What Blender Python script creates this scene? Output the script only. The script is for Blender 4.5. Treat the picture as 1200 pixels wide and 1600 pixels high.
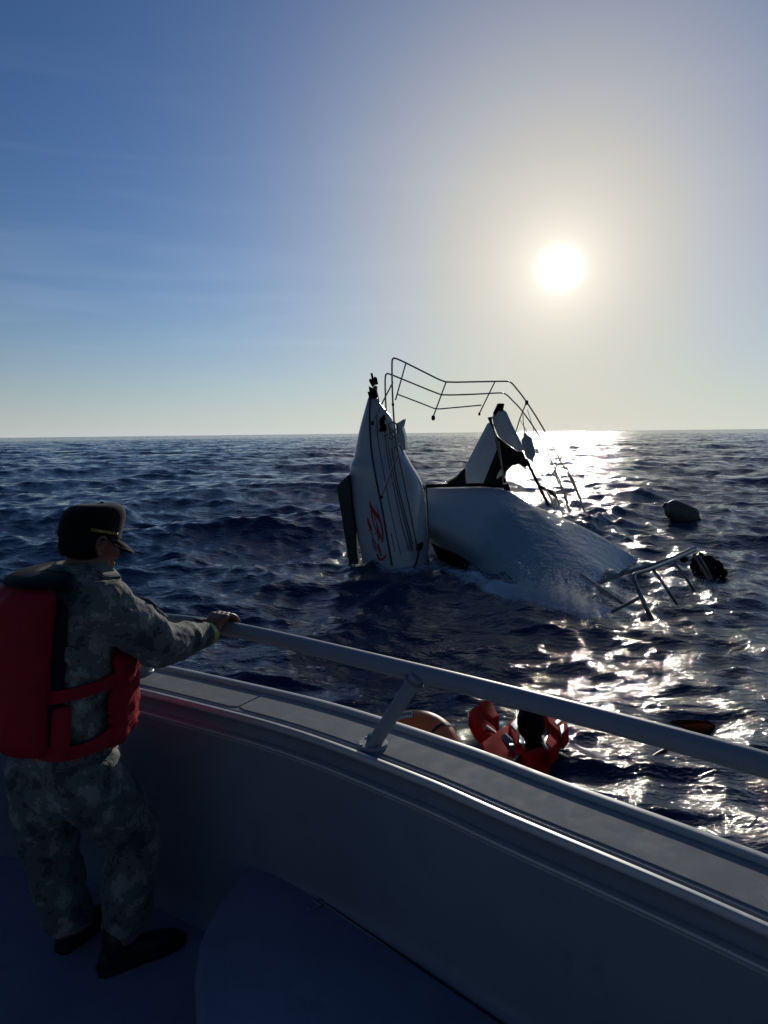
import bpy, bmesh, math, random
import numpy as np
from mathutils import Vector, Matrix, noise
from mathutils.bvhtree import BVHTree

for o in list(bpy.data.objects):
    bpy.data.objects.remove(o)
random.seed(11)
SC = bpy.context.scene
COL = SC.collection

# ------------------------------------------------------------------ camera
FPX, CAMZ = 1100.0, 2.4                       # focal length for a 1200 x 1600 picture, height over the sea
_p, _r = math.atan(123 / FPX), math.radians(0.67)
_fw = Vector((0, math.cos(_p), -math.sin(_p)))
_u0 = Vector((0, math.sin(_p), math.cos(_p)))
_r0 = Vector((1, 0, 0))
_R = _r0 * math.cos(_r) - _u0 * math.sin(_r)
_U = _u0 * math.cos(_r) + _r0 * math.sin(_r)
CAM = Vector((0, 0, CAMZ))
cam = bpy.data.objects.new('camera', bpy.data.cameras.new('camera'))
COL.objects.link(cam)
m = Matrix.Identity(4)
for i, v in enumerate((_R, _U, -_fw)):
    m[0][i], m[1][i], m[2][i] = v
m.translation = CAM
cam.matrix_world = m
cam.data.sensor_fit = 'VERTICAL'
cam.data.sensor_height = 36
cam.data.lens = 36 * FPX / 1600
cam.data.clip_start = 0.05
cam.data.clip_end = 60000
SC.camera = cam

# ------------------------------------------------------------------ sky, sun, exposure
SUN_EL, SUN_AZ = math.radians(12.2), math.radians(13.8)     # azimuth from +Y towards +X
SUN = Vector((math.sin(SUN_AZ) * math.cos(SUN_EL), math.cos(SUN_AZ) * math.cos(SUN_EL), math.sin(SUN_EL)))
world = bpy.data.worlds.new('World')
SC.world = world
world.use_nodes = True
nt = world.node_tree
nt.nodes.clear()
L = nt.links.new
def N(tree, typ, **kw):
    n = tree.nodes.new(typ)
    for k, v in kw.items():
        if k.startswith('i_'):
            key = k[2:]
            key = int(key) if key.isdigit() else key
            n.inputs[key].default_value = v
        else:
            setattr(n, k, v)
    return n
out = N(nt, 'ShaderNodeOutputWorld')
bg = N(nt, 'ShaderNodeBackground', i_Strength=0.055)
L(bg.outputs[0], out.inputs[0])
sky = N(nt, 'ShaderNodeTexSky', sky_type='NISHITA', sun_disc=False, sun_elevation=SUN_EL, sun_rotation=SUN_AZ,
        altitude=0, air_density=1.0, dust_density=0.0, ozone_density=3.0)
tc = N(nt, 'ShaderNodeTexCoord')
# bright aureole of the hazy air round the sun, and thin cirrus
dotn = N(nt, 'ShaderNodeVectorMath', operation='DOT_PRODUCT')
dotn.inputs[1].default_value = SUN
L(tc.outputs['Generated'], dotn.inputs[0])
ac = N(nt, 'ShaderNodeMath', operation='ARCCOSINE')
L(dotn.outputs['Value'], ac.inputs[0])
def expo(scale, amp):
    a = N(nt, 'ShaderNodeMath', operation='MULTIPLY', i_1=-1.0 / math.radians(scale))
    L(ac.outputs[0], a.inputs[0])
    e = N(nt, 'ShaderNodeMath', operation='EXPONENT')
    L(a.outputs[0], e.inputs[0])
    s = N(nt, 'ShaderNodeMath', operation='MULTIPLY', i_1=amp)
    L(e.outputs[0], s.inputs[0])
    return s
def gauss(scale, amp):
    a = N(nt, 'ShaderNodeMath', operation='MULTIPLY', i_1=1.0 / math.radians(scale))
    L(ac.outputs[0], a.inputs[0])
    b = N(nt, 'ShaderNodeMath', operation='POWER', i_1=2.0)
    L(a.outputs[0], b.inputs[0])
    c = N(nt, 'ShaderNodeMath', operation='MULTIPLY', i_1=-1.0)
    L(b.outputs[0], c.inputs[0])
    e = N(nt, 'ShaderNodeMath', operation='EXPONENT')
    L(c.outputs[0], e.inputs[0])
    s = N(nt, 'ShaderNodeMath', operation='MULTIPLY', i_1=amp)
    L(e.outputs[0], s.inputs[0])
    return s
def addc(col_socket, val_socket, tint):
    mul = N(nt, 'ShaderNodeVectorMath', operation='SCALE')
    mul.inputs[0].default_value = tint
    L(val_socket, mul.inputs['Scale'])
    add = N(nt, 'ShaderNodeVectorMath', operation='ADD')
    L(col_socket, add.inputs[0])
    L(mul.outputs[0], add.inputs[1])
    return add.outputs[0]
tint = N(nt, 'ShaderNodeVectorMath', operation='MULTIPLY')
tint.inputs[1].default_value = (.74, 1.10, 1.58)
L(sky.outputs[0], tint.inputs[0])
sepz = N(nt, 'ShaderNodeSeparateXYZ')
L(tc.outputs['Generated'], sepz.inputs[0])
hz1 = N(nt, 'ShaderNodeMath', operation='ABSOLUTE')
L(sepz.outputs[2], hz1.inputs[0])
hz2 = N(nt, 'ShaderNodeMath', operation='MULTIPLY', i_1=-1 / .092)
L(hz1.outputs[0], hz2.inputs[0])
hz3 = N(nt, 'ShaderNodeMath', operation='EXPONENT')
L(hz2.outputs[0], hz3.inputs[0])
fsc = gauss(62.0, .62)                              # hazy air scatters forward: the sky dims away from the sun
fsa = N(nt, 'ShaderNodeMath', operation='ADD', i_1=.38)
L(fsc.outputs[0], fsa.inputs[0])
hmix = N(nt, 'ShaderNodeMix', data_type='RGBA')
L(hz3.outputs[0], hmix.inputs['Factor'])
L(tint.outputs[0], hmix.inputs['A'])
hmix.inputs['B'].default_value = (11.8, 12.7, 12.4, 1)
# thin streaks of cirrus
cmap = N(nt, 'ShaderNodeMapping')
cmap.inputs['Scale'].default_value = (1.6, 1.2, 13)
cmap.inputs['Rotation'].default_value = (.08, .14, 0)
L(tc.outputs['Generated'], cmap.inputs[0])
cno = N(nt, 'ShaderNodeTexNoise', i_Scale=1.7, i_Detail=7.0, i_Roughness=.55, i_Distortion=.5)
L(cmap.outputs[0], cno.inputs['Vector'])
crr = N(nt, 'ShaderNodeMapRange', i_1=.52, i_2=.85, i_3=0.0, i_4=1.0)
L(cno.outputs[0], crr.inputs[0])
cz = N(nt, 'ShaderNodeMapRange', i_1=.02, i_2=.12)
L(sepz.outputs[2], cz.inputs[0])
cz2 = N(nt, 'ShaderNodeMapRange', i_1=.5, i_2=.22)
L(sepz.outputs[2], cz2.inputs[0])
cm = N(nt, 'ShaderNodeMath', operation='MULTIPLY')
L(crr.outputs[0], cm.inputs[0]); L(cz.outputs[0], cm.inputs[1])
cm2 = N(nt, 'ShaderNodeMath', operation='MULTIPLY')
L(cm.outputs[0], cm2.inputs[0]); L(cz2.outputs[0], cm2.inputs[1])
fsm = N(nt, 'ShaderNodeVectorMath', operation='SCALE')
L(hmix.outputs['Result'], fsm.inputs[0]); L(fsa.outputs[0], fsm.inputs['Scale'])
c = addc(fsm.outputs[0], cm2.outputs[0], (1.0, 1.0, .95))
GLOW = [(gauss, .9, 60.0, (1, .98, .93)), (expo, 2.7, 12.0, (1, .97, .9)), (expo, 24.0, .8, (1, .95, .85))]
wmix = N(nt, 'ShaderNodeMix', data_type='RGBA')
L(gauss(17.0, .88).outputs[0], wmix.inputs['Factor'])
L(c, wmix.inputs['A'])
wmix.inputs['B'].default_value = (13.0, 11.8, 9.1, 1)
c = wmix.outputs['Result']
for fn, s, a, t in GLOW:
    c = addc(c, fn(s, a).outputs[0], t)
L(c, bg.inputs[0])

sl = bpy.data.lights.new('sun', 'SUN')
sl.energy, sl.angle, sl.color = 2.2, math.radians(0.55), (1, .93, .82)
sun = bpy.data.objects.new('sun', sl)
COL.objects.link(sun)
sun.rotation_euler = (-SUN).to_track_quat('-Z', 'Y').to_euler()
SC.view_settings.view_transform = 'Standard'
SC.view_settings.look = 'None'
SC.view_settings.gamma = 1
SC.view_settings.exposure = 0.0
SC.cycles.use_denoising = True
SC.cycles.max_bounces = 8
SC.cycles.caustics_reflective = False
SC.cycles.caustics_refractive = False
SC.cycles.sample_clamp_indirect = 6

# ------------------------------------------------------------------ helpers
def ray(x, y):
    return _fw * FPX + _R * (x - 600) + _U * (800 - y)
def atz(x, y, z):                              # point of the level z seen at a place of the photograph
    d = ray(x, y)
    return CAM + d * ((z - CAMZ) / d.z)
def aty(x, y, Y):                              # point at the distance Y ahead
    d = ray(x, y)
    return CAM + d * (Y / d.y)
def smooth01(a, b, x):
    t = np.clip((x - a) / (b - a), 0, 1)
    return t * t * (3 - 2 * t)

# ------------------------------------------------------------------ sea
BOAT_STB = [(3.2, -1.4), (2.1, .1), (1.35, 1.16), (.93, 1.615), (.51, 2.01), (.265, 2.245), (-.146, 2.585), (-.54, 2.84),
            (-1.18, 3.2), (-1.75, 3.42), (-2.4, 3.47), (-3.0, 3.2), (-3.25, 2.65)]
BOAT_PRT = [(-3.15, 1.9), (-2.7, 1.0), (-1.95, 0.0), (-1.0, -1.05), (.15, -2.4), (1.1, -3.5)]
rng = np.random.default_rng(5)
NW = 120
LAM = np.geomspace(34, .2, NW) * rng.uniform(.95, 1.05, NW)
KW = 2 * np.pi / LAM
AMP = LAM ** .80 * np.exp(-(LAM / 22) ** 2) * rng.uniform(.4, 1.5, NW)
AMP *= .165 / math.sqrt((AMP ** 2).sum() / 2)
TH = math.radians(-72) + rng.normal(0, 1, NW) * np.interp(np.log(LAM), [np.log(.3), np.log(20)], [.95, .40])
PH = rng.uniform(0, 2 * np.pi, NW)
def wave(x, y, spacing=None, chop=.85):
    z = np.zeros_like(x); dx = np.zeros_like(x); dy = np.zeros_like(x)
    global LONG
    LONG = np.zeros_like(x)                     # the part of the long waves
    for i in range(NW):
        cx, cy = math.cos(TH[i]), math.sin(TH[i])
        p = KW[i] * (cx * x + cy * y) + PH[i]
        a = AMP[i]
        if spacing is not None:
            a = a * smooth01(1.7, 3.2, LAM[i] / spacing)
        s = np.sin(p)
        z += a * s
        if LAM[i] > 2.0: LONG += a * s
        cc = a * chop * np.cos(p)
        dx += cx * cc; dy += cy * cc
    return z, dx, dy
def sea_z(x, y):
    X = np.array([x], float); Y = np.array([y], float)
    px, py = X.copy(), Y.copy()
    for _ in range(3):
        z, dx, dy = wave(px, py)
        px, py = X - dx, Y - dy
    return float(wave(px, py)[0][0])

# ------------------------------------------------------------------ builders
def newmat(name):
    M = bpy.data.materials.new(name); M.use_nodes = True
    t = M.node_tree; t.nodes.clear()
    o = N(t, 'ShaderNodeOutputMaterial'); b = N(t, 'ShaderNodeBsdfPrincipled')
    t.links.new(b.outputs[0], o.inputs[0])
    return M, t, b
def paint(name, col, rough=.5, metal=0.0, var=.15, scale=6.0, bump=0.0, bscale=60.0, sheen=0.0, stain=None, rvar=.1, coat=0.0, spec=.5):
    M, t, b = newmat(name)
    tcn = N(t, 'ShaderNodeTexCoord')
    nz = N(t, 'ShaderNodeTexNoise', i_Scale=scale, i_Detail=7.0, i_Roughness=.62)
    t.links.new(tcn.outputs['Object'], nz.inputs['Vector'])
    r = N(t, 'ShaderNodeValToRGB')
    r.color_ramp.elements[0].position, r.color_ramp.elements[1].position = .3, .7
    r.color_ramp.elements[0].color = tuple(c * (1 - var) for c in col) + (1,)
    r.color_ramp.elements[1].color = tuple(min(1, c * (1 + var)) for c in col) + (1,)
    t.links.new(nz.outputs[0], r.inputs[0])
    colout = r.outputs[0]
    if stain:
        n2 = N(t, 'ShaderNodeTexNoise', i_Scale=stain[1], i_Detail=9.0, i_Roughness=.72, i_Distortion=.6)
        t.links.new(tcn.outputs['Object'], n2.inputs['Vector'])
        mr = N(t, 'ShaderNodeMapRange', i_1=stain[2], i_2=stain[2] + .18, i_4=stain[3])
        t.links.new(n2.outputs[0], mr.inputs[0])
        mxn = N(t, 'ShaderNodeMix', data_type='RGBA')
        t.links.new(mr.outputs[0], mxn.inputs['Factor']); t.links.new(colout, mxn.inputs['A'])
        mxn.inputs['B'].default_value = stain[0] + (1,)
        colout = mxn.outputs['Result']
    t.links.new(colout, b.inputs['Base Color'])
    rr_ = N(t, 'ShaderNodeMapRange', i_1=.3, i_2=.7, i_3=max(.03, rough - rvar), i_4=min(1, rough + rvar))
    t.links.new(nz.outputs[0], rr_.inputs[0]); t.links.new(rr_.outputs[0], b.inputs['Roughness'])
    b.inputs['Metallic'].default_value = metal
    b.inputs['Specular IOR Level'].default_value = spec
    b.inputs['Coat Weight'].default_value = coat
    if sheen: b.inputs['Sheen Weight'].default_value = sheen
    if bump:
        n3 = N(t, 'ShaderNodeTexNoise', i_Scale=bscale, i_Detail=5.0, i_Roughness=.6)
        t.links.new(tcn.outputs['Object'], n3.inputs['Vector'])
        bp = N(t, 'ShaderNodeBump', i_Strength=.7, i_Distance=bump)
        t.links.new(n3.outputs[0], bp.inputs['Height']); t.links.new(bp.outputs[0], b.inputs['Normal'])
    return M

class MB:
    def __init__(s): s.v, s.f = [], []
    def add(s, v, f):
        o = len(s.v); s.v += [tuple(p) for p in v]; s.f += [tuple(i + o for i in q) for q in f]; return s
    def box(s, c, size, axes=None):
        c = Vector(c); ax = axes or (Vector((1, 0, 0)), Vector((0, 1, 0)), Vector((0, 0, 1)))
        v = [c + ax[0] * (sx * size[0] / 2) + ax[1] * (sy * size[1] / 2) + ax[2] * (sz * size[2] / 2)
             for sz in (-1, 1) for sy in (-1, 1) for sx in (-1, 1)]
        return s.add(v, [(0, 2, 3, 1), (4, 5, 7, 6), (0, 1, 5, 4), (2, 6, 7, 3), (0, 4, 6, 2), (1, 3, 7, 5)])
    def tube(s, path, r, seg=10, cap=True):
        P = [Vector(p) for p in path]; n = len(P)
        rad = r if isinstance(r, (list, tuple)) else [r] * n
        T = [(P[min(i + 1, n - 1)] - P[max(i - 1, 0)]).normalized() for i in range(n)]
        a = T[0].orthogonal().normalized(); V = []
        for i in range(n):
            a = (a - T[i] * a.dot(T[i])).normalized(); b2 = T[i].cross(a)
            ri = rad[i] if isinstance(rad[i], (list, tuple)) else (rad[i], rad[i])
            V += [P[i] + a * (math.cos(k * 2 * math.pi / seg) * ri[0]) + b2 * (math.sin(k * 2 * math.pi / seg) * ri[1]) for k in range(seg)]
        F = [(i * seg + k, i * seg + (k + 1) % seg, (i + 1) * seg + (k + 1) % seg, (i + 1) * seg + k) for i in range(n - 1) for k in range(seg)]
        if cap: F += [tuple(range(seg))[::-1], tuple((n - 1) * seg + k for k in range(seg))]
        return s.add(V, F)
    def loft(s, rings, cap=True, closed=True):
        n = len(rings[0]); V = [p for r in rings for p in r]; m_ = n if closed else n - 1
        F = [(i * n + k, i * n + (k + 1) % n, (i + 1) * n + (k + 1) % n, (i + 1) * n + k) for i in range(len(rings) - 1) for k in range(m_)]
        if cap: F += [tuple(range(n))[::-1], tuple((len(rings) - 1) * n + k for k in range(n))]
        return s.add(V, F)
    def ell(s, c, rad, axes=None, seg=20, rings=12):
        c = Vector(c); ax = axes or (Vector((1, 0, 0)), Vector((0, 1, 0)), Vector((0, 0, 1)))
        R_ = []
        for i in range(1, rings):
            th = math.pi * i / rings
            R_.append([c + ax[0] * (rad[0] * math.sin(th) * math.cos(k * 2 * math.pi / seg)) + ax[1] * (rad[1] * math.sin(th) * math.sin(k * 2 * math.pi / seg)) + ax[2] * (-rad[2] * math.cos(th)) for k in range(seg)])
        return s.loft(R_)
    def prism(s, poly, d):                       # polygon of 3-D points pushed along d
        d = Vector(d); n = len(poly); V = [Vector(p) for p in poly] + [Vector(p) + d for p in poly]
        return s.add(V, [tuple(range(n)), tuple(range(2 * n - 1, n - 1, -1))] + [(k, k + n, (k + 1) % n + n, (k + 1) % n) for k in range(n)])
    def mesh(s, name='m'):
        me = bpy.data.meshes.new(name); me.from_pydata(s.v, [], s.f); me.validate()
        bm = bmesh.new(); bm.from_mesh(me); bmesh.ops.recalc_face_normals(bm, faces=bm.faces); bm.to_mesh(me); bm.free()
        return me
    def build(s, name, mat, parent=None, smooth=False, bevel=0.0, sub=0, remesh=0.0, soft=0, disp=None, seg=2):
        me = s.mesh(name)
        o = bpy.data.objects.new(name, me); COL.objects.link(o)
        if bevel:
            mo = o.modifiers.new('b', 'BEVEL'); mo.width = bevel; mo.segments = seg; mo.limit_method = 'ANGLE'; mo.angle_limit = .6
        if sub:
            mo = o.modifiers.new('s', 'SUBSURF'); mo.levels = mo.render_levels = sub
        if remesh:
            mo = o.modifiers.new('r', 'REMESH'); mo.mode = 'VOXEL'; mo.voxel_size = remesh
        if soft:
            mo = o.modifiers.new('k', 'SMOOTH'); mo.iterations = soft; mo.factor = .5
        if o.modifiers:
            bpy.context.view_layer.update()
            me2 = bpy.data.meshes.new_from_object(o.evaluated_get(bpy.context.evaluated_depsgraph_get()))
            o.modifiers.clear(); o.data = me2; bpy.data.meshes.remove(me); me = me2; me.name = name
        if disp:
            nv = len(me.vertices)
            nrm = [v.normal.copy() for v in me.vertices]
            for v, n_ in zip(me.vertices, nrm): v.co += disp(v.co, n_)
            me.update()
        me.polygons.foreach_set('use_smooth', [bool(smooth)] * len(me.polygons))
        if smooth and not (remesh or sub):
            me.set_sharp_from_angle(angle=math.radians(40))
        if mat: me.materials.append(mat)
        if parent is not None:
            o.parent = parent
            o.matrix_parent_inverse = Matrix.Translation(-parent.location)
        return o
def thing(name, label, cat, loc):
    o = bpy.data.objects.new(name, None); COL.objects.link(o); o.location = loc
    o.empty_display_size = .1
    o['label'], o['category'] = label, cat
    return o
def tag(o, label, cat):
    o['label'], o['category'] = label, cat; return o
def catmull(pts, n):
    P = [Vector(p) for p in pts]; P = [P[0] * 2 - P[1]] + P + [P[-1] * 2 - P[-2]]; out_ = []
    for i in range(1, len(P) - 2):
        for k in range(n):
            t_ = k / n; a, b2, c2, d = P[i - 1:i + 3]
            out_.append(.5 * ((2 * b2) + (c2 - a) * t_ + (2 * a - 5 * b2 + 4 * c2 - d) * t_ ** 2 + (3 * b2 - a - 3 * c2 + d) * t_ ** 3))
    return out_ + [P[-2]]

# angles measured from +Y
FINE = [0.0]
a = 0.0
while a < 180:
    a += 0.088 if a < 36 else min(4.0, 0.088 * 1.06 ** ((a - 36) / .12))
    FINE.append(min(a, 180.0))
ang = np.radians(np.array([-v for v in FINE[:0:-1] if v < 180] + FINE[:-1] + [180.0]))
rr = [1.2]
while rr[-1] < 24000:
    r_ = rr[-1]
    rr.append(r_ * (1.0066 if r_ < 60 else 1.0075 if r_ < 500 else 1.03 if r_ < 2500 else 1.1))
rr = np.array(rr)
A, Rr = np.meshgrid(ang, rr)
gx, gy = (np.sin(A) * Rr).ravel(), (np.cos(A) * Rr).ravel()
dr = np.gradient(rr)
da = np.gradient(ang)
sp = np.maximum(dr[:, None] * np.ones_like(A), Rr * np.minimum(da, .06)[None, :] * .5).ravel()
gz, ox, oy = wave(gx, gy, sp)
glong = LONG.copy()
nr, na = len(rr), len(ang)
foam = np.zeros(nr * na)
wxx, wyy = gx + ox, gy + oy
milk = np.zeros(nr * na)
def spot(px, py, rx, ry, amt, arr):
    p = atz(px, py, 0.0)
    d = ((wxx - p.x) / rx) ** 2 + ((wyy - p.y) / ry) ** 2
    np.maximum(arr, amt * np.exp(-d), out=arr)
def band(pts, rad, amt, arr):
    P = [atz(x, y, 0.0) for x, y in pts]
    near = np.where((wyy > 6) & (wyy < 24) & (np.abs(wxx) < 14))[0]
    X, Y = wxx[near], wyy[near]
    best = np.full(len(near), 1e9)
    for a, b in zip(P[:-1], P[1:]):
        ux, uy = b.x - a.x, b.y - a.y
        t_ = np.clip(((X - a.x) * ux + (Y - a.y) * uy) / (ux * ux + uy * uy + 1e-9), 0, 1)
        best = np.minimum(best, np.hypot(X - a.x - t_ * ux, Y - a.y - t_ * uy))
    arr[near] = np.maximum(arr[near], amt * np.exp(-(best / rad) ** 2))
WL = [(556, 866), (585, 880), (612, 886), (650, 880), (672, 862), (700, 872), (742, 892), (790, 908), (830, 915), (870, 919), (905, 921), (940, 910), (975, 890), (1005, 872)]
band(WL, .30, .42, foam)
band([(640, 885), (690, 880), (745, 900), (800, 916)], .40, .55, foam)
band([(790, 912), (850, 924), (890, 934), (915, 937)], .42, .95, foam)
band([(920, 930), (970, 930), (1010, 915), (1060, 900), (1110, 905)], .55, .40, foam)
band([(850, 790), (880, 805), (920, 812), (960, 840)], .6, .38, foam)
band(WL, 1.0, .9, milk)
band([(860, 790), (930, 815), (985, 860)], 1.1, .8, milk)
band([(930, 930), (1010, 930), (1090, 900)], .9, .6, milk)
for q_ in ((345, 886, .42, .22, .50), (322, 906, .3, .12, .42), (285, 716, 1.3, .7, .60), (395, 708, 1.3, .7, .45), (190, 722, 1.2, .6, .36), (266, 684, 3, 9, .8), (470, 712, 2.0, .7, .34), (300, 1030, .10, .35, .40), (335, 1050, .08, .2, .36), (1065, 745, 1.0, .5, .36), (1160, 900, .8, .3, .36), (120, 760, .9, .35, .33), (450, 790, .8, .3, .32)):
    spot(*q_, foam)
tb = milk * .9
cal = np.zeros(nr * na)
band([(560, 880), (620, 890), (680, 870), (800, 912), (900, 925), (1000, 890), (1110, 905)], 1.6, .85, cal)
spot(620, 905, 1.6, 1.6, .8, cal); spot(740, 1150, 1.6, 1.3, .75, cal); spot(1070, 1130, .8, .8, .7, cal)
gz = gz - glong * cal - .06 * cal * (wyy > 9)
for i_ in range(26):                                # confused chop where the sea breaks on the wreck
    th_ = rng.uniform(0, 6.28); lm = rng.uniform(.28, 1.1); kk = 6.28 / lm
    gz += tb * .011 * lm ** .6 * 1.5 * np.sin(kk * (math.cos(th_) * gx + math.sin(th_) * gy) + rng.uniform(0, 6.28))
co = np.stack([wxx, wyy, gz], 1)
idx = np.arange(nr * na).reshape(nr, na)
nx = np.roll(idx, -1, 1)
quads = np.stack([idx[:-1], nx[:-1], nx[1:], idx[1:]], -1).reshape(-1, 4)[:, ::-1]
# leave out the water inside the patrol boat
poly = BOAT_STB + BOAT_PRT
def inside(px, py, poly):
    r = np.zeros(len(px), bool)
    j = len(poly) - 1
    for i in range(len(poly)):
        xi, yi = poly[i]; xj, yj = poly[j]
        cnd = ((yi > py) != (yj > py)) & (px < (xj - xi) * (py - yi) / (yj - yi + 1e-12) + xi)
        r ^= cnd
        j = i
    return r
inn = inside(co[:, 0], co[:, 1], [(x * .97 - .02, y * .97 - .05) for x, y in poly])
quads = quads[~inn[quads].all(1)]
me = bpy.data.meshes.new('sea')
me.vertices.add(len(co)); me.vertices.foreach_set('co', co.astype(np.float32).ravel())
me.loops.add(quads.size); me.loops.foreach_set('vertex_index', quads.astype(np.int32).ravel())
me.polygons.add(len(quads))
me.polygons.foreach_set('loop_start', np.arange(0, quads.size, 4, dtype=np.int32))
me.polygons.foreach_set('loop_total', np.full(len(quads), 4, np.int32))
me.polygons.foreach_set('use_smooth', np.ones(len(quads), bool))
for nm_, ar_ in (('foam', foam), ('milk', milk), ('ripple', smooth01(1.0, 6.2, np.log(np.maximum(np.hypot(gx, gy) / 6, 1)) + 1))):
    at = me.attributes.new(nm_, 'FLOAT', 'POINT'); at.data.foreach_set('value', ar_.astype(np.float32))
me.update()
sea = bpy.data.objects.new('sea', me); COL.objects.link(sea)
sea['kind'] = 'structure'
sea['label'] = 'choppy dark blue open sea with sun glitter'

M, t, b = newmat('sea_water')
ma = N(t, 'ShaderNodeAttribute', attribute_name='milk')
cmx = N(t, 'ShaderNodeMix', data_type='RGBA')
t.links.new(ma.outputs['Fac'], cmx.inputs['Factor'])
cmx.inputs['A'].default_value = (.006, .023, .072, 1)
cmx.inputs['B'].default_value = (.022, .060, .085, 1)
t.links.new(cmx.outputs['Result'], b.inputs['Base Color'])
ra_ = N(t, 'ShaderNodeAttribute', attribute_name='ripple')
rm_ = N(t, 'ShaderNodeMapRange', i_3=.06, i_4=.08)
t.links.new(ra_.outputs['Fac'], rm_.inputs[0]); t.links.new(rm_.outputs[0], b.inputs['Roughness'])
b.inputs['IOR'].default_value = 1.333; b.inputs['Specular IOR Level'].default_value = .42
tcw = N(t, 'ShaderNodeTexCoord')
# slopes of the ripples that are finer than the mesh, growing with the spacing of its rings
geo = N(t, 'ShaderNodeNewGeometry')
rip = N(t, 'ShaderNodeTexNoise', i_Scale=1.3, i_Detail=3.0, i_Roughness=.6); t.links.new(tcw.outputs['Object'], rip.inputs['Vector'])
rc0 = N(t, 'ShaderNodeVectorMath', operation='SUBTRACT'); t.links.new(rip.outputs['Color'], rc0.inputs[0]); rc0.inputs[1].default_value = (.5, .5, .5)
rc1 = N(t, 'ShaderNodeVectorMath', operation='MULTIPLY'); t.links.new(rc0.outputs[0], rc1.inputs[0]); rc1.inputs[1].default_value = (2.3, 2.3, 0)
rc2 = N(t, 'ShaderNodeVectorMath', operation='SCALE'); t.links.new(rc1.outputs[0], rc2.inputs[0]); t.links.new(ra_.outputs['Fac'], rc2.inputs['Scale'])
rc3 = N(t, 'ShaderNodeVectorMath', operation='ADD'); t.links.new(geo.outputs['Normal'], rc3.inputs[0]); t.links.new(rc2.outputs[0], rc3.inputs[1])
prev = N(t, 'ShaderNodeVectorMath', operation='NORMALIZE'); t.links.new(rc3.outputs[0], prev.inputs[0])
for sc_, det, dist, st in ((.16, 3, .55, (1.0, 1.7, 1)), (1.1, 4, .11, (1.0, 1.8, 1)), (5.5, 5, .032, (1, 1.9, 1)), (20, 3, .010, (1, 1.5, 1))):
    mp = N(t, 'ShaderNodeMapping'); mp.inputs['Scale'].default_value = st; mp.inputs['Rotation'].default_value = (0, 0, .3)
    t.links.new(tcw.outputs['Object'], mp.inputs[0])
    nz = N(t, 'ShaderNodeTexNoise', i_Scale=sc_, i_Detail=det, i_Roughness=.55, i_Distortion=.4)
    t.links.new(mp.outputs[0], nz.inputs['Vector'])
    bp = N(t, 'ShaderNodeBump', i_Strength=.9, i_Distance=dist)
    t.links.new(nz.outputs[0], bp.inputs['Height'])
    if prev: t.links.new(prev.outputs[0], bp.inputs['Normal'])
    prev = bp
t.links.new(prev.outputs[0], b.inputs['Normal'])
fa = N(t, 'ShaderNodeAttribute', attribute_name='foam')
fn = N(t, 'ShaderNodeTexNoise', i_Scale=7.0, i_Detail=8.0, i_Roughness=.7)
t.links.new(tcw.outputs['Object'], fn.inputs['Vector'])
fm = N(t, 'ShaderNodeMath', operation='ADD'); t.links.new(fa.outputs['Fac'], fm.inputs[0]); t.links.new(fn.outputs[0], fm.inputs[1])
fr = N(t, 'ShaderNodeMapRange', i_1=.80, i_2=1.12); t.links.new(fm.outputs[0], fr.inputs[0])
fd = N(t, 'ShaderNodeBsdfPrincipled'); fd.inputs['Base Color'].default_value = (.62, .68, .72, 1); fd.inputs['Roughness'].default_value = .6
t.links.new(prev.outputs[0], fd.inputs['Normal'])
mx = N(t, 'ShaderNodeMixShader'); t.links.new(fr.outputs[0], mx.inputs[0]); t.links.new(b.outputs[0], mx.inputs[1]); t.links.new(fd.outputs[0], mx.inputs[2])
t.links.new(mx.outputs[0], [n for n in t.nodes if n.type == 'OUTPUT_MATERIAL'][0].inputs[0])
me.materials.append(M)
print('sea', len(co), len(quads), 'rms', gz.std())

_sel = np.where((co[:, 1] > 2) & (co[:, 1] < 24) & (np.abs(co[:, 0]) < 12))[0]
_cell = {}
for i_ in _sel[::2]:
    _cell[(int(co[i_, 0] * 8), int(co[i_, 1] * 8))] = co[i_, 2]
def SEAZ(x, y): return float(_cell.get((int(x * 8), int(y * 8)), 0.0))
# ------------------------------------------------------------------ patrol boat
ZD, ZG, ZR = .45, 1.35, 1.62
grey = paint('grey_boat_paint', (.27, .30, .33), .42, spec=.35, var=.06, scale=3, bump=.0006, bscale=180, stain=((.42, .43, .42), 9, .62, .35), coat=.0)
greyin = paint('grey_inner_paint', (.24, .27, .30), .42, var=.08, scale=2.2, bump=.0008, bscale=140, stain=((.15, .17, .19), 5, .56, .5))
deckp = paint('blue_grey_deck_paint', (.26, .29, .39), .6, var=.12, scale=4, bump=.002, bscale=260, stain=((.15, .17, .22), 3, .55, .5))
nonskid = paint('non_skid_coating', (.25, .27, .28), .8, var=.10, scale=14, bump=.0009, bscale=700, stain=((.50, .50, .48), 11, .53, .55), spec=.18)
steel = paint('bolt_steel', (.5, .5, .5), .3, 1.0, .1)
dark = paint('black_rubber', (.012, .013, .015), .5)
boat = thing('patrol_boat', 'grey patrol boat bulwark and deck with tubular handrail in the foreground', 'boat', (-.2, 1.6, ZD))
path = [Vector((p.x, p.y)) for p in catmull([(x, y, 0) for x, y in BOAT_STB], 14)]
port = [Vector((p.x, p.y)) for p in catmull([(x, y, 0) for x, y in [BOAT_STB[-1]] + BOAT_PRT], 8)]
full = path + port[1:]
def normals(P):
    out_ = []
    for i in range(len(P)):
        t_ = (P[min(i + 1, len(P) - 1)] - P[max(i - 1, 0)]).normalized()
        out_.append(Vector((-t_.y, t_.x)))              # inboard side
    return out_
fn_ = normals(full)
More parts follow.
